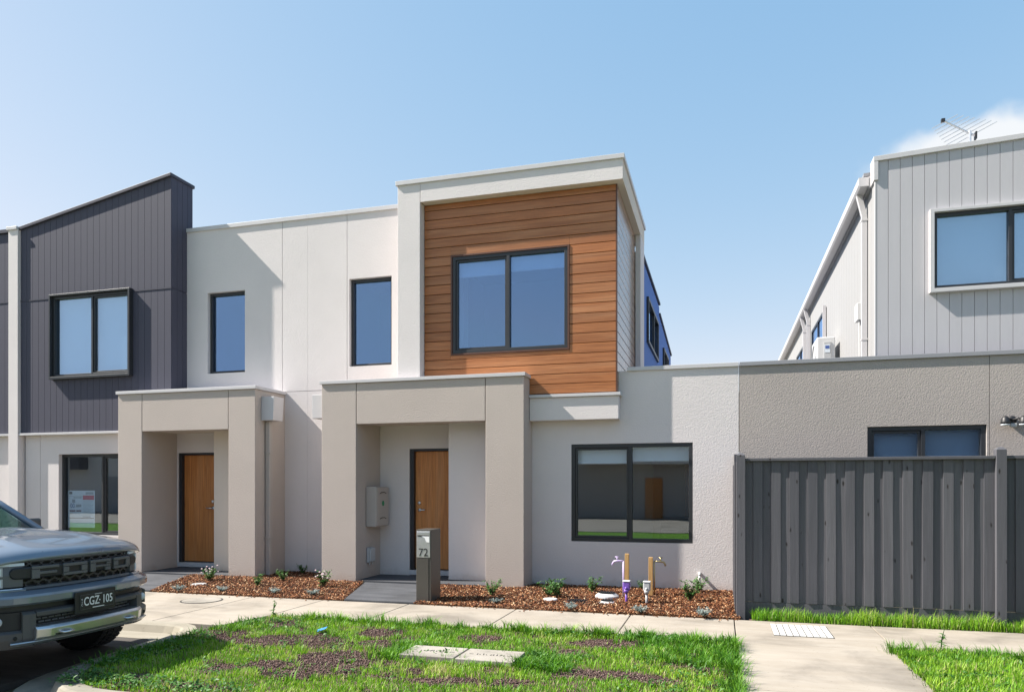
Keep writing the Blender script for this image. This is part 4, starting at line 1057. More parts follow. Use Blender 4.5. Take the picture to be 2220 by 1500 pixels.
def pit(x0, x1, y0, y1, label):
    t = thing('concrete_pit', ((x0 + x1) / 2, (y0 + y1) / 2, 0), label, 'pit lid', 'concrete pit lids in the verge')
    box('slab', M['lid'], t, x0, x1, y0, y1, -0.06, 0.035, bevel=0.006)
    cx = (x0 + x1) / 2; yc = (y0 + y1) / 2
    g = random.Random(int(x0 * 100))
    for k in range(9):
        xx = cx - 0.13 + k * 0.032
        MB().tube([(xx, yc - 0.015, 0.036), (xx + g.uniform(-.012, .02), yc + g.uniform(0, .035), 0.036)], 0.004, 5).build('lettering', M['joint'], t)
    for sx in (-1, 1): box('lift_slot', M['joint'], t, cx + sx * 0.19 - 0.02, cx + sx * 0.19 + 0.02, yc - 0.006, yc + 0.006, 0.032, 0.0362)
pit(-2.93, -2.375, 6.32, 6.74, 'left of the two pale concrete pit lids set in the grass')
pit(-2.355, -1.80, 6.30, 6.74, 'right of the two pale concrete pit lids set in the grass')

gr = thing('pit_cover', (0.853, 8.72, 0), 'rectangular white slatted metal pit cover in the footpath before the fence', 'pit cover')
box('tray', M['joint'], gr, 0.548, 1.158, 8.39, 9.07, 0.0015, 0.004)
for k in range(9):
    a = 0.55 + k * 0.0675
    box('slat', M['greyl'], gr, a, a + 0.056, 8.393, 9.067, 0.0042, 0.010)
lt = MB().add([(-4.30, 7.18, 0.03), (-4.20, 7.22, 0.06), (-4.18, 7.14, 0.05), (-4.27, 7.12, 0.02), (-4.30, 7.18, 0.033), (-4.20, 7.22, 0.063), (-4.18, 7.14, 0.053), (-4.27, 7.12, 0.023)], [(0, 1, 2, 3), (7, 6, 5, 4), (0, 4, 5, 1), (1, 5, 6, 2), (2, 6, 7, 3), (3, 7, 4, 0)])
tag(lt.build('litter', M['litter']), 'scrap of blue plastic lying in the verge grass', 'litter')

# ================================================================== THE UTE
CAR = Vector((-5.57, 5.42, -0.10))
car = thing('pickup_truck', CAR, 'blue-grey pickup truck with black lettered grille parked at the kerb', 'pickup truck')
def CB(m, name, mat, parent=None, **kw): return m.build(name, M[mat], parent or car, local=True, **kw)
PLAN = [(0.0, 0.0), (0.25, -0.008), (0.45, -0.03), (0.60, -0.065), (0.72, -0.115), (0.82, -0.185), (0.90, -0.275), (0.955, -0.39), (0.985, -0.52), (0.995, -0.70)]
def plan_pts(ya, yb, step=0.03):
    """points (x,y) of the front plan curve between lateral positions ya..yb, with outward normals"""
    ys = [p[0] for p in PLAN]; xs = [p[1] for p in PLAN]
    n = max(2, int(abs(yb - ya) / step))
    out = []
    for i in range(n + 1):
        y = ya + (yb - ya) * i / n
        x = float(np.interp(abs(y), ys, xs))
        e = 0.01
        xa, xb2 = float(np.interp(abs(y - e), ys, xs)), float(np.interp(abs(y + e), ys, xs))
        nx, ny = 2 * e, -(xb2 - xa)
        l = math.hypot(nx, ny)
        out.append((x, y, nx / l, ny / l))
    return out
def sweep(prof, ya, yb, mb=None, step=0.03):
    """closed profile of (outward offset, z) carried along the front plan curve; prof may be a function of y"""
    mb = mb or MB()
    pts = plan_pts(ya, yb, step)
    rings = []
    for (x, y, nx, ny) in pts:
        pr = prof(y) if callable(prof) else prof
        rings.append([(x + nx * d, y + ny * d, z) for (d, z) in pr])
    k = len(rings[0])
    vs_ = [p for r_ in rings for p in r_]
    fs_ = [(i * k + j, i * k + (j + 1) % k, (i + 1) * k + (j + 1) % k, (i + 1) * k + j) for i in range(len(rings) - 1) for j in range(k)]
    fs_ += [tuple(range(k)), tuple((len(rings) - 1) * k + j for j in range(k - 1, -1, -1))]
    return mb.add(vs_, fs_)
def at_plan(y, d=0.0):
    x, yy, nx, ny = plan_pts(y, y + 1e-4)[0]
    return x + nx * d, yy + ny * d, math.atan2(ny, nx)

# bumper
bp = CB(sweep([(-0.16, 0.825), (-0.045, 0.825), (0.015, 0.795), (0.022, 0.775), (0.018, 0.725), (-0.01, 0.705), (-0.16, 0.705)], -0.994, 0.994, step=0.02), 'bumper', 'paint', smooth=False, bevel=0.006)
CB(sweep([(-0.2, 0.70), (-0.05, 0.70), (-0.05, 0.655), (-0.2, 0.655)], -0.985, 0.985), 'bumper_recess', 'grille', bp)
CB(sweep([(-0.2, 0.654), (-0.02, 0.654), (0.014, 0.64), (0.012, 0.605), (-0.01, 0.595), (-0.2, 0.595)], -0.55, 0.55), 'bumper_bar', 'paintd', bp, bevel=0.005)
for s in (-1, 1):
    CB(sweep([(-0.2, 0.652), (-0.02, 0.652), (0.012, 0.63), (0.012, 0.43), (-0.02, 0.35), (-0.10, 0.335), (-0.2, 0.335)], s * 0.555, s * 0.65, step=0.02), 'bumper_wing', 'paintd', bp)
    CB(sweep([(-0.2, 0.50), (-0.02, 0.50), (0.010, 0.48), (0.008, 0.43), (-0.02, 0.35), (-0.10, 0.335), (-0.2, 0.335)], s * 0.651, s * 0.992, step=0.02), 'bumper_corner', 'paintd', bp)
    CB(sweep([(-0.2, 0.652), (-0.03, 0.652), (-0.03, 0.501), (-0.2, 0.501)], s * 0.651, s * 0.89, step=0.02), 'fog_recess', 'grille', bp)
    CB(sweep([(-0.2, 0.652), (-0.02, 0.652), (0.010, 0.635), (0.010, 0.501), (-0.2, 0.501)], s * 0.891, s * 0.992, step=0.015), 'bumper_corner', 'paintd', bp)
    fx, fy, fa = at_plan(s * 0.80, -0.028)
    MBl = MB().lathe([(0.0, 0.02), (0.03, 0.018), (0.042, 0.0)], (fx, fy, 0.58), 'x', 16)
    CB(MBl, 'fog_lamp', 'lens', bp, smooth=True)
    sx_, sy_, _ = at_plan(s * 0.70, 0.012)
    CB(MB().lathe([(0.0, 0.004), (0.016, 0.004), (0.018, 0.0)], (sx_, sy_, 0.44), 'x', 12), 'parking_sensor', 'grille', bp)
# lower intake
intake = CB(sweep([(-0.2, 0.594), (-0.09, 0.594), (-0.09, 0.42), (-0.2, 0.42)], -0.55, 0.55), 'lower_intake', 'grille', bp)
sl = MB()
for k in range(5):
    z = 0.575 - k * 0.028
    for y0 in np.arange(-0.53, 0.50, 0.062):
        if abs(y0) < 0.20: continue
        yy = y0 + (0.031 if k % 2 else 0)
        sweep([(-0.085, z), (-0.06, z + 0.004), (-0.06, z - 0.008), (-0.085, z - 0.012)], yy, yy + 0.05, sl, 0.05)
so = CB(sl, 'intake_mesh', 'letter', bp); so['kind'] = 'stuff'
# skid plate
def skid(y):
    a = abs(y)
    t_ = max(0.0, (a - 0.47) / 0.10)
    return [(-0.10, 0.52), (0.055 - 0.02 * t_, 0.52), (0.085 - 0.03 * t_, 0.50), (0.075 - 0.03 * t_, 0.425), (0.03, 0.405), (-0.10, 0.405)]
sk = CB(sweep(skid, -0.57, 0.57, step=0.02), 'skid_plate', 'alu', bevel=0.006)
CB(sweep([(-0.30, 0.30), (0.0, 0.37), (0.03, 0.395), (0.02, 0.404), (-0.12, 0.404), (-0.30, 0.33)], -0.73, 0.73, step=0.03), 'skid_lower', 'alu', sk, bevel=0.004)
for s in (-1, 1):
    CB(sweep([(0.0, 0.475), (0.078, 0.472), (0.078, 0.432), (0.0, 0.43)], s * 0.30, s * 0.44, step=0.02), 'tow_slot', 'grille', sk)
    hx, hy, _ = at_plan(s * 0.34, 0.09)
    CB(MB().tube([(hx - 0.05, hy - 0.05, 0.45), (hx + 0.02, hy - 0.045, 0.45), (hx + 0.03, hy, 0.45), (hx + 0.02, hy + 0.045, 0.45), (hx - 0.05, hy + 0.05, 0.45)], 0.012, 8), 'tow_hook', 'alu', sk, smooth=True)
# number plate
CB(MB().box(0.02, 0.034, -0.235, 0.215, 0.565, 0.765), 'plate_mount', 'black', bp, bevel=0.006)
pl_ = CB(MB().box(0.0345, 0.040, -0.188, 0.188, 0.60, 0.735), 'number_plate', 'black', bevel=0.003)
def ptext(n, s, size, y, z, sx=1.0, rot=0.0, b=0.0):
    return text_mesh(n, s, size, M['white_l'], pl_, CAR + Vector((0.0408, y, z)), (R(90), rot, R(90)), 0.0006, sx, b)
ptext('plate_characters', 'CGZ', 0.108, -0.066, 0.668, 0.76, b=0.001)
ptext('plate_characters', '105', 0.108, 0.112, 0.668, 0.76, b=0.001)
CB(MB().box(0.0404, 0.0412, 0.018, 0.030, 0.662, 0.674), 'plate_dot', 'white_l', pl_)
for k, ch in enumerate('VIC'): ptext('plate_state', ch, 0.026, -0.170, 0.692 - k * 0.024, 1.0)
CB(MB().box(0.0404, 0.0412, -0.055, 0.075, 0.606, 0.613), 'plate_slogan', 'white_l', pl_)
CB(MB().box(0.0404, 0.0412, -0.03, 0.05, 0.725, 0.729), 'plate_slogan', 'white_l', pl_)
fr_ = MB()
for (a, b, c, d) in ((-0.186, 0.186, 0.602, 0.6045), (-0.186, 0.186, 0.7305, 0.733), (-0.186, -0.1835, 0.605, 0.730), (0.1835, 0.186, 0.605, 0.730)): fr_.box(0.0402, 0.0407, a, b, c, d)
CB(fr_, 'plate_border', 'letter', pl_)
# grille
GD = -0.115
gl = CB(sweep([(-0.25, 1.09), (GD - 0.05, 1.09), (GD - 0.05, 0.80), (-0.25, 0.80)], -0.70, 0.70), 'grille', 'grille')
CB(sweep([(GD - 0.05, 0.858), (GD + 0.02, 0.852), (GD + 0.035, 0.832), (GD + 0.02, 0.822), (GD - 0.05, 0.826)], -0.60, 0.60), 'grille_frame', 'letter', gl)
CB(sweep([(GD - 0.05, 1.088), (GD + 0.01, 1.085), (GD + 0.012, 1.068), (GD - 0.05, 1.066)], -0.66, 0.66), 'grille_frame', 'letter', gl)
def hexmesh(zc, rows, w, h, ya, yb):
    m = MB()
    for r_ in range(rows):
        z = zc - r_ * h * 0.80
        y = ya + (w * 0.5 if r_ % 2 else 0)
        while y < yb:
            p6 = [(-w * 0.5, 0), (-w * 0.27, h * 0.5), (w * 0.27, h * 0.5), (w * 0.5, 0), (w * 0.27, -h * 0.5), (-w * 0.27, -h * 0.5), (-w * 0.5, 0)]
            for i in range(6):
                a, b = p6[i], p6[i + 1]
                xa, y1, _ = at_plan(y + a[0], GD); xb2, y2, _ = at_plan(y + b[0], GD)
                m.tube([(xa, y1, z + a[1]), (xb2, y2, z + b[1])], 0.0085, 4, False)
            y += w * 1.0
    return m
hm = CB(hexmesh(1.047, 1, 0.105, 0.036, -0.60, 0.62), 'grille_mesh', 'gmesh', gl); hm['kind'] = 'stuff'
hm = CB(hexmesh(0.915, 2, 0.105, 0.056, -0.58, 0.60), 'grille_mesh', 'gmesh', gl); hm['kind'] = 'stuff'
def barprof(y):
    t_ = max(0.0, (abs(y) - 0.66) / 0.06); k = 0.05 * math.sqrt(max(0.02, 1 - t_ * t_))
    zc = 0.972
    return [(GD - 0.05, zc + k), (GD + 0.035, zc + k), (GD + 0.045, zc + k - 0.01), (GD + 0.045, zc - k + 0.01), (GD + 0.035, zc - k), (GD - 0.05, zc - k)]
CB(sweep(barprof, -0.715, 0.715, step=0.02), 'grille_bar', 'grille', gl)
for ch, yc, wd in (('F', -0.43, 0.24), ('O', -0.145, 0.25), ('R', 0.145, 0.25), ('D', 0.43, 0.24)):
    z0, z1, e = 0.918, 1.026, 0.024
    polys = {
        'F': [(0, 1, 0.76, 1), (0, .26, 0, 0.759), (.261, .92, 0.32, 0.56)],
        'O': [(0, 1, 0.74, 1), (0, 1, 0, 0.26), (0, .24, .261, .739), (.76, 1, .261, .739)],
        'R': [(0, 1, 0.76, 1), (0, .24, 0, .759), (.241, .96, .34, .54), (.76, 1, .541, .759), (.70, .97, 0, .339)],
        'D': [(0, .93, 0.74, 1), (0, .93, 0, 0.26), (0, .24, .261, .739), (.78, 1, .10, .90)]}[ch]
    m = MB()
    for (a, b, c, d) in polys:
        if ch == 'D' and a == .78: a = .931; 
        sweep([(GD + 0.04, z0 + d * (z1 - z0)), (GD + 0.058, z0 + d * (z1 - z0) - .003), (GD + 0.058, z0 + c * (z1 - z0) + .003), (GD + 0.04, z0 + c * (z1 - z0))], yc - wd / 2 + a * wd, yc - wd / 2 + b * wd, m, 0.03)
    if ch == 'D':
        sweep([(GD + 0.04, z0 + .739 * .108), (GD + 0.058, z0 + .739 * .108), (GD + 0.058, z0 + .261 * .108), (GD + 0.04, z0 + .261 * .108)], yc - wd / 2 + .74 * wd, yc - wd / 2 + .93 * wd, m, 0.03)
    CB(m, 'grille_letter', 'letter', gl)
# headlamps
for s in (-1, 1):
    hl = CB(sweep([(-0.26, 1.075), (-0.15, 1.075), (-0.105, 1.05), (-0.088, 0.96), (-0.088, 0.86), (-0.26, 0.85)], s * 0.62, s * 0.972, step=0.015), 'headlight', 'lamp', smooth=False, bevel=0.004)
    CB(sweep([(-0.14, 1.068), (-0.098, 1.058), (-0.094, 1.035), (-0.14, 1.035)], s * 0.60, s * 0.955, step=0.02), 'running_light', 'lens', hl)
    for zz in (0.99, 0.895):
        CB(sweep([(-0.11, zz + 0.032), (-0.08, zz + 0.030), (-0.08, zz - 0.030), (-0.11, zz - 0.032)], s * 0.775, s * 0.845, step=0.015), 'projector_lens', 'lens', hl, bevel=0.006)
        CB(sweep([(-0.11, zz + 0.038), (-0.086, zz + 0.037), (-0.086, zz - 0.037), (-0.11, zz - 0.038)], s * 0.766, s * 0.854, step=0.015), 'projector_bezel', 'greyp', hl)
    CB(sweep([(-0.26, 0.849), (-0.07, 0.849), (-0.05, 0.835), (-0.05, 0.8265), (-0.26, 0.8265)], s * 0.61, s * 0.98, step=0.02), 'headlight_base', 'paint', hl)
    CB(sweep([(-0.1, 0.848), (-0.062, 0.847), (-0.060, 0.840), (-0.1, 0.840)], s * 0.63, s * 0.93, step=0.02), 'chrome_strip', 'chrome', hl)
# bonnet
def sst(a, b, x):
    t_ = min(1, max(0, (x - a) / (b - a))); return t_ * t_ * (3 - 2 * t_)
def bonnet_pt(a, y):
    x0 = at_plan(y, -0.095)[0]
    x = x0 + (-1.46 - x0) * a
    d = x0 - x
    z = 1.085 + 0.055 * (1 - math.exp(-d / 0.025)) + 0.085 * (1 - math.exp(-d / 0.22)) + 0.035 * d - 0.055 * (abs(y) / 0.86) ** 4
    z += 0.026 * sst(0.56, 0.47, abs(y)) * sst(0.10, 0.5, d) - 0.010 * sst(0.34, 0.22, abs(y)) * sst(0.15, 0.5, d)
    return (x, y, z)
al = [0, .006, .014, .026, .045, .07, .10, .15, .21, .3, .4, .5, .6, .7, .8, .9, 1.0]
yl = [-.87 + 1.74 * i / 58 for i in range(59)]
bm_ = MB()
bm_.add([bonnet_pt(a, y) for a in al for y in yl], [(i * 59 + j, i * 59 + j + 1, (i + 1) * 59 + j + 1, (i + 1) * 59 + j) for i in range(len(al) - 1) for j in range(58)])
bo = CB(bm_, 'bonnet', 'paint', smooth=True)
so_ = bo.modifiers.new('solid', 'SOLIDIFY'); so_.thickness = 0.02; so_.offset = -1 if bo.data.polygons[200].normal.z > 0 else 1
for s in (-1, 1):   # raised bonnet vents
    CB(MB().prism([(-1.0, s * 0.30), (-0.62, s * 0.33), (-0.62, s * 0.42), (-1.0, s * 0.44)], 'z', 1.225, 1.258), 'bonnet_vent', 'grille', bo, bevel=0.008)
CB(MB().box(-1.62, -1.44, -0.78, 0.78, 1.17, 1.262), 'scuttle', 'grille', bevel=0.01)
# front wings, doors and tray as side panels with wheel-arch cut-outs
WXF, WXR, WR = -0.95, -4.22, 0.405
def arch(cx, r, a0, a1, n=10): return [(cx + r * math.cos(R(a0 + (a1 - a0) * i / n)), 0.40 + r * math.sin(R(a0 + (a1 - a0) * i / n))) for i in range(n + 1)]
sidep = [(-0.42, 0.62), (-0.40, 1.05), (-0.52, 1.13), (-0.75, 1.17), (-1.45, 1.20), (-2.4, 1.20), (-5.30, 1.24), (-5.33, 0.62), (-4.80, 0.60)] + arch(WXR, 0.49, 24, 156)[0:11] + [(-3.60, 0.42), (-1.58, 0.42)] + arch(WXF, 0.49, 156, 156)[:1]
sidep = [(-0.44, 0.60), (-0.40, 1.05), (-0.52, 1.13), (-0.75, 1.17), (-1.45, 1.20), (-2.4, 1.20), (-5.30, 1.24), (-5.33, 0.62)] + [(x, z) for (x, z) in reversed(arch(WXR, 0.50, 24, 156))][::-1][::-1] 
rear_arch = [(WXR + 0.50 * math.cos(R(a)), 0.40 + 0.50 * math.sin(R(a))) for a in range(156, 23, -12)]
front_arch = [(WXF + 0.50 * math.cos(R(a)), 0.40 + 0.50 * math.sin(R(a))) for a in range(156, 23, -12)]
sidep = [(-0.44, 0.60), (-0.40, 1.05), (-0.52, 1.13), (-0.75, 1.17), (-1.45, 1.20), (-2.4, 1.20), (-5.30, 1.24), (-5.33, 0.62)] + rear_arch + [(-3.60, 0.42), (-1.56, 0.42)] + front_arch
for s in (-1, 1):
    a, b = (0.80, 0.93) if s > 0 else (-0.93, -0.80)
    CB(MB().prism(sidep, 'y', a, b), 'side_panel', 'paint', bevel=0.03, seg=3)
    for cx in (WXF, WXR):
        ring = [(cx + r * math.cos(R(t_)), 0.40 + r * math.sin(R(t_))) for r, rng in ((0.545, range(10, 171, 10)), (0.49, range(170, 9, -10))) for t_ in rng]
        CB(MB().prism(ring, 'y', 0.88 * s if s > 0 else -1.0, 1.0 if s > 0 else -0.88), 'wheel_flare', 'paintd', bevel=0.012)
CB(MB().box(-5.25, -0.35, -0.79, 0.79, 0.45, 0.80).box(-1.4, -0.42, -0.78, 0.78, 0.80, 1.02), 'chassis', 'black')
CB(MB().box(-5.30, -3.75, -0.79, 0.79, 0.82, 0.90).box(-5.34, -5.28, -0.79, 0.79, 0.62, 1.24), 'tray', 'paint')
CB(MB().box(-3.74, -1.47, -0.79, 0.79, 0.81, 1.19), 'cab_base', 'paintd')
# cab: pillars, roof, glass, interior
def pillar(p, q, r=0.036): return MB().tube([p, q], r, 8)
A0, A1 = (-1.50, 0.765, 1.245), (-2.66, 0.635, 1.885)
for s in (-1, 1):
    f = lambda p: (p[0], p[1] * s, p[2])
    CB(pillar(f(A0), f(A1), 0.034), 'windscreen_pillar', 'paint', smooth=True)
    CB(pillar(f((-2.62, 0.83, 1.20)), f((-2.75, 0.66, 1.87)), 0.04), 'door_pillar', 'grille', smooth=True)
    CB(pillar(f((-3.70, 0.83, 1.20)), f((-3.72, 0.64, 1.86)), 0.06), 'rear_pillar', 'paint', smooth=True)
    CB(MB().add([f((-1.62, 0.80, 1.21)), f((-3.68, 0.82, 1.21)), f((-3.68, 0.645, 1.87)), f((-2.62, 0.645, 1.87)), f((-1.62, 0.79, 1.21)), f((-3.68, 0.81, 1.21)), f((-3.68, 0.635, 1.87)), f((-2.62, 0.635, 1.87))],
                [(0, 1, 2, 3), (7, 6, 5, 4), (0, 4, 5, 1), (1, 5, 6, 2), (2, 6, 7, 3), (3, 7, 4, 0)]), 'side_glass', 'carglass')
    mr_ = CB(MB().box(-1.92, -1.84, 0.97 * s - 0.11, 0.97 * s + 0.11, 1.18, 1.36), 'door_mirror', 'paintd', bevel=0.03, seg=3)
    CB(MB().tube([(-1.88, 0.82 * s, 1.20), (-1.88, 0.92 * s, 1.22)], 0.03, 8), 'mirror_arm', 'grille', mr_)
CB(MB().add([(-1.49, -0.76, 1.235), (-1.49, 0.76, 1.235), (-2.65, 0.63, 1.885), (-2.65, -0.63, 1.885), (-1.50, -0.76, 1.23), (-1.50, 0.76, 1.23), (-2.66, 0.63, 1.88), (-2.66, -0.63, 1.88)],
            [(0, 1, 2, 3), (7, 6, 5, 4), (0, 4, 5, 1), (1, 5, 6, 2), (2, 6, 7, 3), (3, 7, 4, 0)]), 'windscreen', 'carglass')
CB(MB().prism([(-2.62, 1.88), (-2.75, 1.93), (-3.2, 1.95), (-3.72, 1.92), (-3.78, 1.86)], 'y', -0.66, 0.66), 'cab_roof', 'paint', bevel=0.04, seg=3)
CB(MB().box(-3.79, -3.74, -0.78, 0.78, 1.2, 1.87), 'rear_window', 'lamp')
CB(MB().box(-2.05, -1.52, -0.74, 0.74, 1.10, 1.225), 'dashboard', 'black', bevel=0.03)
CB(MB().lathe([(0.165 + 0.018 * math.cos(t_), 0.018 * math.sin(t_)) for t_ in [k * math.pi / 3 for k in range(6)]], (-2.12, -0.38, 1.25), 'x', 24, True), 'steering_wheel', 'black', smooth=True)
for s in (-1, 1):
    seat = CB(MB().box(-2.95, -2.42, 0.38 * s - 0.24, 0.38 * s + 0.24, 0.95, 1.12), 'seat', 'roomd', bevel=0.04)
    CB(MB().prism([(-2.85, 1.1), (-2.72, 1.1), (-2.92, 1.58), (-3.02, 1.58)], 'y', 0.38 * s - 0.22, 0.38 * s + 0.22), 'seat_back', 'roomd', seat, bevel=0.03)
    CB(MB().box(-3.04, -2.96, 0.38 * s - 0.12, 0.38 * s + 0.12, 1.60, 1.74), 'headrest', 'roomd', seat, bevel=0.03)
for s in (-1, 1):
    CB(MB().tube([(-1.53, 0.1 * s - 0.5 * (s < 0), 1.268), (-1.50, 0.1 * s + 0.45, 1.275)], 0.008, 6), 'wiper', 'black')
# wheels
def wheel(cx, s):
    cy = 0.815 * s
    prof = []
    for (r_, h_) in ((0.23, -0.125), (0.30, -0.142), (0.36, -0.142), (0.395, -0.125), (0.405, -0.09), (0.405, 0.09), (0.395, 0.125), (0.36, 0.142), (0.30, 0.142), (0.23, 0.125)): prof.append((r_, h_))
    ty = CB(MB().lathe(prof, (cx, cy, 0.405), 'y', 48, True), 'wheel', 'tyre', smooth=True)
    tm = MB()
    for k in range(36):
        t_ = 2 * math.pi * k / 36
        for (h0, h1, off, r0) in ((-0.135, -0.075, 0, 0.412), (-0.062, -0.006, 0.07, 0.416), (0.006, 0.062, 0.0, 0.416), (0.075, 0.135, 0.07, 0.412)):
            a0, a1 = t_ + off, t_ + off + 0.125
            ps = []
            for rr in (0.396, r0):
                for (a, h_) in ((a0, h0), (a1, h0), (a1, h1), (a0, h1)):
                    ps.append((cx + rr * math.cos(a), cy + h_, 0.405 + rr * math.sin(a)))
            tm.add(ps, [(4, 5, 6, 7), (0, 1, 5, 4), (1, 2, 6, 5), (2, 3, 7, 6), (3, 0, 4, 7)])
    o_ = CB(tm, 'tread', 'tyre', ty); o_['kind'] = 'stuff'
    rm_ = CB(MB().lathe([(0.0, 0.05), (0.06, 0.06), (0.10, 0.045), (0.205, 0.085), (0.235, 0.12), (0.235, -0.12), (0.0, -0.12)], (cx, cy, 0.405), 'y', 32) if s > 0 else
             MB().lathe([(0.0, -0.05), (0.06, -0.06), (0.10, -0.045), (0.205, -0.085), (0.235, -0.12), (0.235, 0.12), (0.0, 0.12)], (cx, cy, 0.405), 'y', 32), 'rim', 'letter', ty, smooth=True)
for cx in (WXF, WXR):
    for s in (-1, 1): wheel(cx, s)

# ================================================================== VEGETATION
def in_poly(P, poly):
    x, y = P[:, 0], P[:, 1]
    c = np.zeros(len(P), bool)
    n_ = len(poly)
    for i in range(n_):
        x0, y0 = poly[i]; x1, y1 = poly[(i + 1) % n_]
        if y0 == y1: continue
        k = ((y0 > y) != (y1 > y)) & (x < (x1 - x0) * (y - y0) / (y1 - y0) + x0)
        c ^= k
    return c
def scatter(poly, density):
    xs = [p[0] for p in poly]; ys = [p[1] for p in poly]
    n_ = int((max(xs) - min(xs)) * (max(ys) - min(ys)) * density)
    P = np.stack([RNG.uniform(min(xs), max(xs), n_), RNG.uniform(min(ys), max(ys), n_)], 1)
    return P[in_poly(P, poly)]
def fast_mesh(name, V, loops, sizes, mat, rnd=None, smooth=False):
    me = bpy.data.meshes.new(name)
    me.vertices.add(len(V)); me.vertices.foreach_set('co', np.ascontiguousarray(V, dtype=np.float32).ravel())
    me.loops.add(len(loops)); me.loops.foreach_set('vertex_index', np.ascontiguousarray(loops, dtype=np.int32))
    st = np.concatenate([[0], np.cumsum(sizes)[:-1]]).astype(np.int32)
    me.polygons.add(len(sizes)); me.polygons.foreach_set('loop_start', st)
    if rnd is not None:
        a = me.attributes.new('rnd', 'FLOAT', 'POINT'); a.data.foreach_set('value', np.ascontiguousarray(rnd, dtype=np.float32))
    me.update(calc_edges=True); me.validate()
    me.materials.append(mat)
    return me
def blades(name, P, H, Wd, ang, lean, rnd, z0=-0.005, mat=None):
    """tapered two-segment grass blades: 5 verts, one quad and one triangle each"""
    n_ = len(P)
    d = np.stack([np.cos(ang), np.sin(ang)], 1); s = np.stack([-d[:, 1], d[:, 0]], 1)
    V = np.zeros((n_, 5, 3))
    base = np.concatenate([P, np.full((n_, 1), z0)], 1)
    w3 = np.concatenate([s * Wd[:, None] / 2, np.zeros((n_, 1))], 1)
    mid = base + np.concatenate([d * (lean * H * 0.30)[:, None], (H * 0.55)[:, None]], 1)
    tip = base + np.concatenate([d * (lean * H)[:, None], (H * (1 - 0.25 * lean))[:, None]], 1)
    V[:, 0] = base - w3; V[:, 1] = base + w3; V[:, 2] = mid + w3 * 0.75; V[:, 3] = mid - w3 * 0.75; V[:, 4] = tip
    o = (np.arange(n_) * 5)[:, None]
    loops = np.concatenate([o + np.array([[0, 1, 2, 3]]), o + np.array([[3, 2, 4]])], 1).ravel()
    sizes = np.tile([4, 3], n_)
    return fast_mesh(name, V.reshape(-1, 3), loops, sizes, mat or M['grass'], np.repeat(rnd, 5))
def nz2(P, s, off=0.0): return np.array([noise.noise((x * s + off, y * s - off, off)) for x, y in P])

PITS = [(-2.98, -1.75, 6.25, 6.79)]
BALD = [(gp(px, py)[:2], rx, ry) for (px, py, rx, ry) in ((650, 1388, .50, .22), (560, 1392, .40, .16), (735, 1430, .42, .26), (700, 1455, .3, .16), (825, 1373, .26, .22), (480, 1375, .35, .22), (590, 1440, .22, .10), (620, 1465, .25, .08), (930, 1478, .22, .08), (1000, 1476, .22, .08), (1060, 1485, .2, .06), (1045, 1385, .25, .14), (1290, 1398, .25, .14), (1340, 1393, .35, .12), (1320, 1462, .25, .10), (1360, 1466, .3, .1), (1480, 1445, .2, .1), (1480, 1420, .2, .1), (1550, 1455, .2, .12), (420, 1488, .3, .07), (1110, 1478, .2, .08), (840, 1470, .2, .05), (1235, 1415, .15, .12))]
def bald(P):
    wob = nz2(P, 3.5, 2.0) * 0.5
    b = np.zeros(len(P))
    for ((bx, by), rx, ry) in BALD:
        q = ((P[:, 0] - bx) / (rx * 1.1)) ** 2 + ((P[:, 1] - by) / (ry * 1.35)) ** 2
        b = np.maximum(b, 1.25 - q + wob)
    return b
def lawn(name, poly, density, hmin, hmax, label, bare=True, tall=None):
    P = scatter(poly, density)
    for (a, b, c, d) in PITS: P = P[~((P[:, 0] > a) & (P[:, 0] < b) & (P[:, 1] > c) & (P[:, 1] < d))]
    if bare:
        bl = bald(P); dens = nz2(P, 2.2, 7.0)
        thin = nz2(P, 1.7, 21.0) + 0.5 * nz2(P, 5.0, 13.0)
        keep = (RNG.uniform(0, 1, len(P)) > np.clip(bl * 1.8, 0, 0.985)) & (RNG.uniform(0, 1, len(P)) < np.clip(0.95 - np.clip(thin - 0.24, 0, 1) * 4.5, 0.04, 1)) & (RNG.uniform(0, 1, len(P)) < 0.85 + dens * 0.6)
        P = P[keep]
    n_ = len(P)
    cl = nz2(P, 4.0, 3.0); c2 = nz2(P, 1.1, 9.0)
    H = RNG.uniform(hmin, hmax, n_) * (1 + 0.55 * cl) * (1 + 0.25 * c2)
    W_ = RNG.uniform(0.0045, 0.0085, n_)
    ang = RNG.uniform(0, 2 * math.pi, n_)
    lean = RNG.uniform(0.1, 0.75, n_)
    rnd = np.clip(RNG.normal(0.60, 0.19, n_) + cl * 0.3 + c2 * 0.25, 0, 1)
    rnd[RNG.uniform(0, 1, n_) < 0.05] = 1.0          # dry straws
    me = blades(name, P, H, W_, ang, lean, rnd)
    return tag(inst('grass', me, None, (0, 0, 0)), label, 'grass', kind='stuff')
lawn('verge_grass', VERGE, 5200, 0.024, 0.060, 'patchy bright green grass growing on the verge left of the crossing path')
lawn('verge_grass_right', [(1.60, 4.675), (7, 4.675), (7, 7.95), (1.60, 7.95)], 5200, 0.04, 0.10, 'thick green grass on the verge right of the crossing path', bare=False)
lawn('fence_grass', [(0.36, PB - 0.0), (5.6, PB - 0.01), (5.6, 9.455), (0.36, 9.455)], 5200, 0.10, 0.20, 'tall bright green grass strip along the foot of the fence', bare=False)

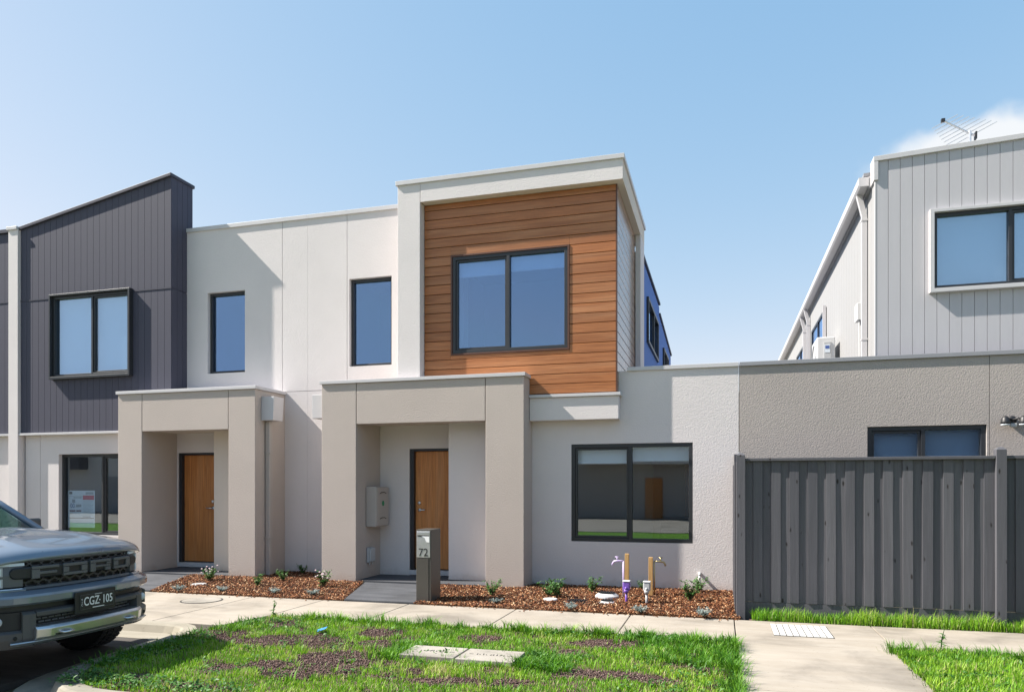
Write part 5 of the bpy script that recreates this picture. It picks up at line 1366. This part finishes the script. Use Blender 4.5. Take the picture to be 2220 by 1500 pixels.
# coarse tufts at the edges of the verge, one object
TP, TH, TA, TL, TR = [], [], [], [], []
def tuft(x, y, n_, h, dark=0.25):
    for _ in range(n_):
        a = random.uniform(0, 2 * math.pi); r_ = abs(random.gauss(0, 0.05))
        TP.append((x + r_ * math.cos(a), y + r_ * math.sin(a))); TH.append(h * random.uniform(0.55, 1.1)); TA.append(a + random.uniform(-.4, .4))
        TL.append(random.uniform(0.25, 1.0)); TR.append(min(1, max(0, random.gauss(dark, 0.14))))
for k in range(150):
    x = random.uniform(-5.2, 0.1); tuft(x, 7.93 - abs(random.gauss(0, 0.10)), random.randrange(14, 36), random.uniform(0.06, 0.16), random.choice((0.2, 0.35, 0.5)))
for k in range(70): tuft(0.15 - abs(random.gauss(0, 0.08)), random.uniform(5.2, 7.9), random.randrange(14, 36), random.uniform(0.07, 0.16), 0.22)
for k in range(110): tuft(random.uniform(-0.8, 0.12), random.uniform(6.7, 7.92), random.randrange(16, 34), random.uniform(0.07, 0.14), 0.25)
for k in range(120): tuft(random.uniform(1.6, 4.5), 7.92 - abs(random.gauss(0, 0.18)), random.randrange(14, 34), random.uniform(0.07, 0.16), 0.25)
for k in range(60): tuft(1.63 + abs(random.gauss(0, 0.08)), random.uniform(5.2, 7.9), random.randrange(12, 30), random.uniform(0.05, 0.12), 0.25)
for k in range(50): tuft(-3.05 + random.uniform(-.1, .15), random.uniform(6.2, 6.85), 20, random.uniform(0.05, 0.11), 0.35)
for k in range(50): tuft(random.uniform(-1.80, -1.3), random.uniform(6.15, 6.85), 20, random.uniform(0.06, 0.14), 0.28)
for k in range(50): tuft(random.uniform(-3.0, -1.8), random.choice((6.22, 6.80)) + random.gauss(0, .03), 14, random.uniform(0.04, 0.08), 0.4)
for k in range(80): tuft(random.uniform(-5.55, -5.2), random.uniform(5.3, 7.6), 18, random.uniform(0.05, 0.13), 0.22)
for k in range(90): tuft(random.uniform(-5.3, 0.0), random.uniform(5.0, 7.9), 14, random.uniform(0.07, 0.13), 0.35)
me = blades('edge_tufts', np.array(TP), np.array(TH), RNG.uniform(0.005, 0.010, len(TP)), np.array(TA), np.array(TL), np.array(TR))
tag(inst('grass_tufts', me, None, (0, 0, 0)), 'coarse darker grass tufts along the edges of the verges', 'grass', kind='stuff')

def leaf_cloud(centres, dirs, L, Wd, rnd, name, mat, droop=0.25):
    """folded leaves: 6 verts, two quads each"""
    n_ = len(centres)
    V = np.zeros((n_, 6, 3))
    d = dirs / np.linalg.norm(dirs, axis=1)[:, None]
    up = np.tile([0, 0, 1.0], (n_, 1)) + RNG.normal(0, .35, (n_, 3))
    s = np.cross(d, up); s /= np.linalg.norm(s, axis=1)[:, None] + 1e-9
    nrm = np.cross(s, d)
    for k, (t_, w_, h_) in enumerate(((0, 0.12, 0), (0.5, 1.0, 0.06), (1.0, 0.1, -droop))):
        c = centres + d * (L * t_)[:, None] + nrm * (L * h_)[:, None]
        V[:, 2 * k] = c - s * (Wd * w_ / 2)[:, None]; V[:, 2 * k + 1] = c + s * (Wd * w_ / 2)[:, None]
    o = (np.arange(n_) * 6)[:, None]
    loops = np.concatenate([o + np.array([[0, 1, 3, 2]]), o + np.array([[2, 3, 5, 4]])], 1).ravel()
    return fast_mesh(name, V.reshape(-1, 3), loops, np.tile([4, 4], n_), mat, np.repeat(rnd, 6))
# low broad-leaved weeds over the kerb and along the path edges
WC = []
def weeds(x0, x1, y0, y1, n_):
    for _ in range(n_):
        x, y = random.uniform(x0, x1), random.uniform(y0, y1)
        for _ in range(random.randrange(5, 10)): WC.append((x + random.gauss(0, .03), y + random.gauss(0, .03), random.uniform(0.0, 0.05)))
weeds(-5.3, -3.6, 4.72, 5.0, 110); weeds(-5.5, -5.1, 5.0, 6.8, 90); weeds(-1.9, 0.1, 7.6, 7.92, 70); weeds(1.6, 2.6, 5.6, 7.85, 110); weeds(-1.75, -1.2, 6.2, 6.8, 40); weeds(-0.8, 0.1, 5.2, 7.0, 60); weeds(-4.8, -2.5, 5.2, 7.6, 50); weeds(-5.35, -4.6, 7.2, 7.9, 40)
WC = np.array(WC); k = len(WC)
wd_ = np.stack([RNG.normal(0, 1, k), RNG.normal(0, 1, k), RNG.uniform(0.05, 0.7, k)], 1)
tag(inst('weeds', leaf_cloud(WC, wd_, RNG.uniform(.025, .06, k), RNG.uniform(.012, .026, k), RNG.uniform(0, 1, k), 'weeds', M['weed']), None, (0, 0, 0)), 'low broad-leaved weeds creeping through the verge grass and over the kerb', 'weeds', kind='stuff')

# soil crumbs in the bald patches
P = scatter(VERGE, 3500); P = P[(bald(P) > 0.1) | ((nz2(P, 1.7, 21.0) + 0.5 * nz2(P, 5.0, 13.0)) > 0.3)]
def lumps(name, P, z, size, flat, mat, long=1.0):
    """little six-faced lumps"""
    n_ = len(P)
    cube = np.array([(-1, -1, -1), (1, -1, -1), (1, 1, -1), (-1, 1, -1), (-1, -1, 1), (1, -1, 1), (1, 1, 1), (-1, 1, 1)]) * 0.5
    V = cube[None] * np.stack([size * long, size, size * flat], 1)[:, None] * RNG.uniform(0.65, 1.25, (n_, 8, 1))
    a, b = RNG.uniform(0, 2 * math.pi, n_), RNG.normal(0, 0.35, n_)
    ca, sa, cb_, sb_ = np.cos(a), np.sin(a), np.cos(b), np.sin(b)
    x, y, zz = V[..., 0].copy(), V[..., 1].copy(), V[..., 2].copy()
    x2 = x * cb_[:, None] + zz * sb_[:, None]; z2 = -x * sb_[:, None] + zz * cb_[:, None]
    V[..., 0] = x2 * ca[:, None] - y * sa[:, None] + P[:, 0][:, None]
    V[..., 1] = x2 * sa[:, None] + y * ca[:, None] + P[:, 1][:, None]
    V[..., 2] = z2 + z[:, None]
    o = (np.arange(n_) * 8)[:, None]
    f = np.array([[0, 3, 2, 1, 4, 5, 6, 7, 0, 1, 5, 4, 1, 2, 6, 5, 2, 3, 7, 6, 3, 0, 4, 7]])
    return fast_mesh(name, V.reshape(-1, 3), (o + f).ravel(), np.full(n_ * 6, 4), mat, np.repeat(RNG.uniform(0, 1, n_), 8))
tag(inst('soil_crumbs', lumps('soil_crumbs', P, RNG.uniform(-0.006, 0.004, len(P)), RNG.uniform(.005, .013, len(P)), 0.8, M['crumbs']), None, (0, 0, 0)), 'reddish brown soil crumbs in the bare patches of the verge', 'soil', kind='stuff')

# bark mulch
def bark(poly, label, density=3300):
    P = scatter(poly, density)
    P = P[~((P[:, 0] > -4.09) & (P[:, 0] < -3.85) & (P[:, 1] > 9.40) & (P[:, 1] < 9.77))]
    n_ = len(P)
    z = 0.008 + 0.03 * np.clip((P[:, 1] - PB) / 0.5, 0, 1) * RNG.uniform(0, 1, n_) + 0.012 * nz2(P, 2.5, 4.0) + 0.012
    me = lumps('bark', P, z, RNG.uniform(.005, .015, n_), 0.45, M['chips'], RNG.uniform(1.8, 3.8, n_))
    tag(inst('bark_mulch', me, None, (0, 0, 0)), label, 'mulch', kind='stuff')
P = np.concatenate([np.stack([RNG.uniform(-8.3, -5.3, 45), PB - np.abs(RNG.normal(0, .05, 45))], 1), np.stack([RNG.uniform(-3.8, 0.2, 70), PB - np.abs(RNG.normal(0, .06, 70))], 1)])
tag(inst('stray_bark', lumps('stray_bark', P, np.full(len(P), 0.006), RNG.uniform(.007, .014, len(P)), 0.45, M['chips'], RNG.uniform(1.8, 3.4, len(P))), None, (0, 0, 0)), 'stray bark chips spilled on the footpath edge', 'mulch', kind='stuff')
bark(BED1, 'reddish bark chip mulch between the two entry paths')
bark(BED2, 'reddish bark chip mulch under the ground-floor window, beside the letterbox')

def shrub_meshes(seed, h, spread, nl, ll, lw_, mat, upright=0.9):
    rr = np.random.default_rng(seed)
    st = MB(); C_, D_ = [], []
    for k in range(9):
        a = rr.uniform(0, 2 * math.pi); r_ = spread * rr.uniform(0.3, 1.0); hh = h * rr.uniform(0.55, 1.0)
        p0, p1, p2 = Vector((0, 0, 0)), Vector((r_ * .4 * math.cos(a), r_ * .4 * math.sin(a), hh * .5)), Vector((r_ * math.cos(a), r_ * math.sin(a), hh))
        st.tube([p0, p1, p2], [0.006, 0.004, 0.002], 5)
        for _ in range(nl // 9):
            t_ = rr.uniform(0.2, 1.05)
            p = p0.lerp(p1, t_ * 2) if t_ < .5 else p1.lerp(p2, t_ * 2 - 1)
            C_.append(p + Vector(rr.normal(0, .008, 3))); b = rr.uniform(0, 2 * math.pi)
            D_.append((math.cos(b) + math.cos(a) * .5, math.sin(b) + math.sin(a) * .5, rr.uniform(0.1, 1.2) * upright))
    n_ = len(C_)
    lv = leaf_cloud(np.array([tuple(c) for c in C_]), np.array(D_), rr.uniform(.7, 1.2, n_) * ll, rr.uniform(.7, 1.2, n_) * lw_, np.clip(rr.normal(.5, .25, n_), 0, 1), 'leaves', mat)
    sm_ = st.mesh('stems'); sm_.materials.append(M['stem'])
    return sm_, lv
GREEN = [shrub_meshes(s, 0.20, 0.14, 260, 0.042, 0.017, M['leaf']) for s in (1, 2, 3)]
SILV = [shrub_meshes(s, 0.075, 0.12, 330, 0.034, 0.008, M['silver'], 1.3) for s in (11, 12)]
def petals(seed):
    rr = np.random.default_rng(seed); m = MB()
    for k in range(16):
        a = rr.uniform(0, 6.28); r_ = rr.uniform(0, .13); z = rr.uniform(.13, .22)
        m.lathe([(0, 0.008), (0.011, 0.004), (0.013, -0.004), (0, -0.008)], (r_ * math.cos(a), r_ * math.sin(a), z), 'z', 6)
    me_ = m.mesh('flowers'); me_.materials.append(M['petal']); return me_
PET = petals(5)
def plant(name, px, py, kind, k, scale, label, group, flower=False, zb=0.03, cat='shrub'):
    x, y, _ = gp(px, py, 0.04)
    y = min(y, YW - 0.18) if x > -4 else min(y, YB - 0.2)
    t = thing(name, (x, y, zb), label, cat, group)
    sm_, lv = kind[k % len(kind)]
    rz = random.uniform(0, 6.28)
    for nme, me_ in (('stems', sm_), ('leaves', lv)) + ((('flowers', PET),) if flower else ()):
        o = inst(nme, me_, t, (x, y, zb), (0, 0, rz), scale)
        if nme != 'stems': o['kind'] = 'stuff'
for i, (px, py, sc_, fl_, lab) in enumerate((
        (455, 1258, 1.0, True, 'green shrub with pale flowers in front of the left portico'),
        (558, 1270, 0.8, False, 'small green shrub in the middle of the left bark bed'),
        (615, 1258, 0.8, False, 'small spreading green shrub by the foot of the downpipe'),
        (658, 1243, 0.8, False, 'dark shrub in the shade between the two porticos'),
        (700, 1272, 1.05, True, 'green shrub with pale flowers before the left pier of number 72'),
        (1065, 1290, 0.95, False, 'green shrub before the right pier of number 72'),
        (1188, 1290, 0.95, False, 'left half of the double green shrub under the wide window'),
        (1207, 1294, 1.15, False, 'right, larger half of the double green shrub under the wide window'),
        (1285, 1282, 0.95, False, 'green shrub below the middle of the wide window'),
        (1393, 1275, 0.65, False, 'little green shrub half hidden behind the grey water meter'),
        (1496, 1302, 1.15, False, 'larger green shrub near the fence'),
        (1516, 1282, 0.95, False, 'green shrub at the foot of the thin white pipe'))):
    plant('shrub', px, py, GREEN, i, sc_ * 1.2, lab, 'green shrubs planted in the bark beds', fl_)
for i, (px, py, sc_, lab) in enumerate((
        (387, 1278, 0.95, 'silvery ground plant furthest left in the left bark bed'),
        (480, 1280, 0.9, 'silvery ground plant second from left in the left bark bed'),
        (593, 1284, 0.95, 'silvery ground plant third from left in the left bark bed'),
        (679, 1287, 1.0, 'silvery ground plant nearest the entry path of number 72'),
        (1075, 1305, 0.8, 'silvery ground plant in the shadow of the letterbox'),
        (1235, 1318, 0.95, 'silvery ground plant in front of the black drain grate'),
        (1390, 1325, 1.0, 'silvery ground plant in front of the two water meters'),
        (1528, 1333, 1.15, 'silvery ground plant nearest the fence post'))):
    plant('silver_plant', px, py, SILV, i, sc_, lab, 'silvery ground plants along the footpath edge', cat='plant')
# two tall weeds standing out of the verge
for (px, py, h, lab) in ((592, 1336, 0.20, 'tall thin weed standing at the footpath edge, left part of the verge'), (2040, 1407, 0.20, 'tall leaning weed at the corner of the right-hand verge')):
    x, y, _ = gp(px, py, 0.0)
    t = thing('tall_weed', (x, y, 0), lab, 'weed')
    MB().tube([(x, y, 0), (x + .01, y, h * .6), (x + 0.03, y, h)], [0.006, 0.005, 0.002], 6).build('stem', M['weed'], t)
    n_ = 26; rr = np.random.default_rng(px)
    zz = rr.uniform(0.02, h, n_)
    C_ = np.stack([np.full(n_, x) + 0.03 * zz / h, np.full(n_, y), zz], 1)
    D_ = np.stack([rr.normal(0, 1, n_), rr.normal(0, 1, n_), rr.uniform(.1, .9, n_)], 1)
    o = inst('leaves', leaf_cloud(C_, D_, rr.uniform(.05, .09, n_) * (1.1 - zz / h * .6), np.full(n_, .018), rr.uniform(0.2, 1, n_), 'weed_leaves', M['weed']), t, (0, 0, 0)); o['kind'] = 'stuff'

# ================================================================== ACROSS THE STREET (seen only as reflections in the glass)
tag(box('far_lawn', M['lawn'], None, -80, 80, -3.2, 2.1, -0.155, -0.02), kind='structure')
tag(box('far_kerb', M['kerb'], None, -80, 80, 2.101, 2.249, -0.155, 0.0), kind='structure')
tag(box('far_footpath', M['path'], None, -80, 80, -5.4, -3.205, -0.155, 0.0), kind='structure')
tag(box('far_bounce_court', M['path'], None, -80, 80, -14.9, -5.405, -0.155, -0.01), kind='structure')  # unseen; pale concrete chosen for the light it bounces onto the facade
for i, (x0, x1, mat, lab) in enumerate(((-60, -47.2, 'grey', 'grey-brown townhouse furthest left across the street'), (-47, -34.2, 'white', 'pale townhouse left across the street, reflected in the poster window'), (-34, -21.2, 'taupe', 'taupe townhouse across the street, reflected in the left windows'), (-21, -8.2, 'white', 'pale townhouse with projecting balcony band across the street, reflected in the glass'), (-8, 4.8, 'grey', 'grey-brown townhouse across the street, reflected in the wide window'), (5, 18, 'taupe', 'taupe townhouse across the street at the right'))):
    h = thing('opposite_townhouse', ((x0 + x1) / 2, -17, 0), lab, 'house', 'townhouses across the street')
    box('wall', M[mat], h, x0, x1, -24, -15.0, 0, 5.6)
    box('upper_wall', M['white' if i % 2 == 0 else 'dark'], h, x0 + 1, x0 + 7, -15.0 + .003, -14.3, 2.8, 6.2)
    box('garage_door', M['capd'], h, x1 - 4.5, x1 - 1.2, -14.997, -14.93, 0, 2.3)
    box('door', M['door'], h, x0 + 4.2, x0 + 5.1, -14.997, -14.94, 0, 2.1)
    for (a, b, c) in ((x1 - 4, x1 - 2, 3.6),):
        w_ = box('window', M['frame'], h, a, b, -14.997, -14.93, c, c + 1.5)
        box('pane', M['capd'], w_, a + .06, b - .06, -14.929, -14.92, c + .06, c + 1.44)
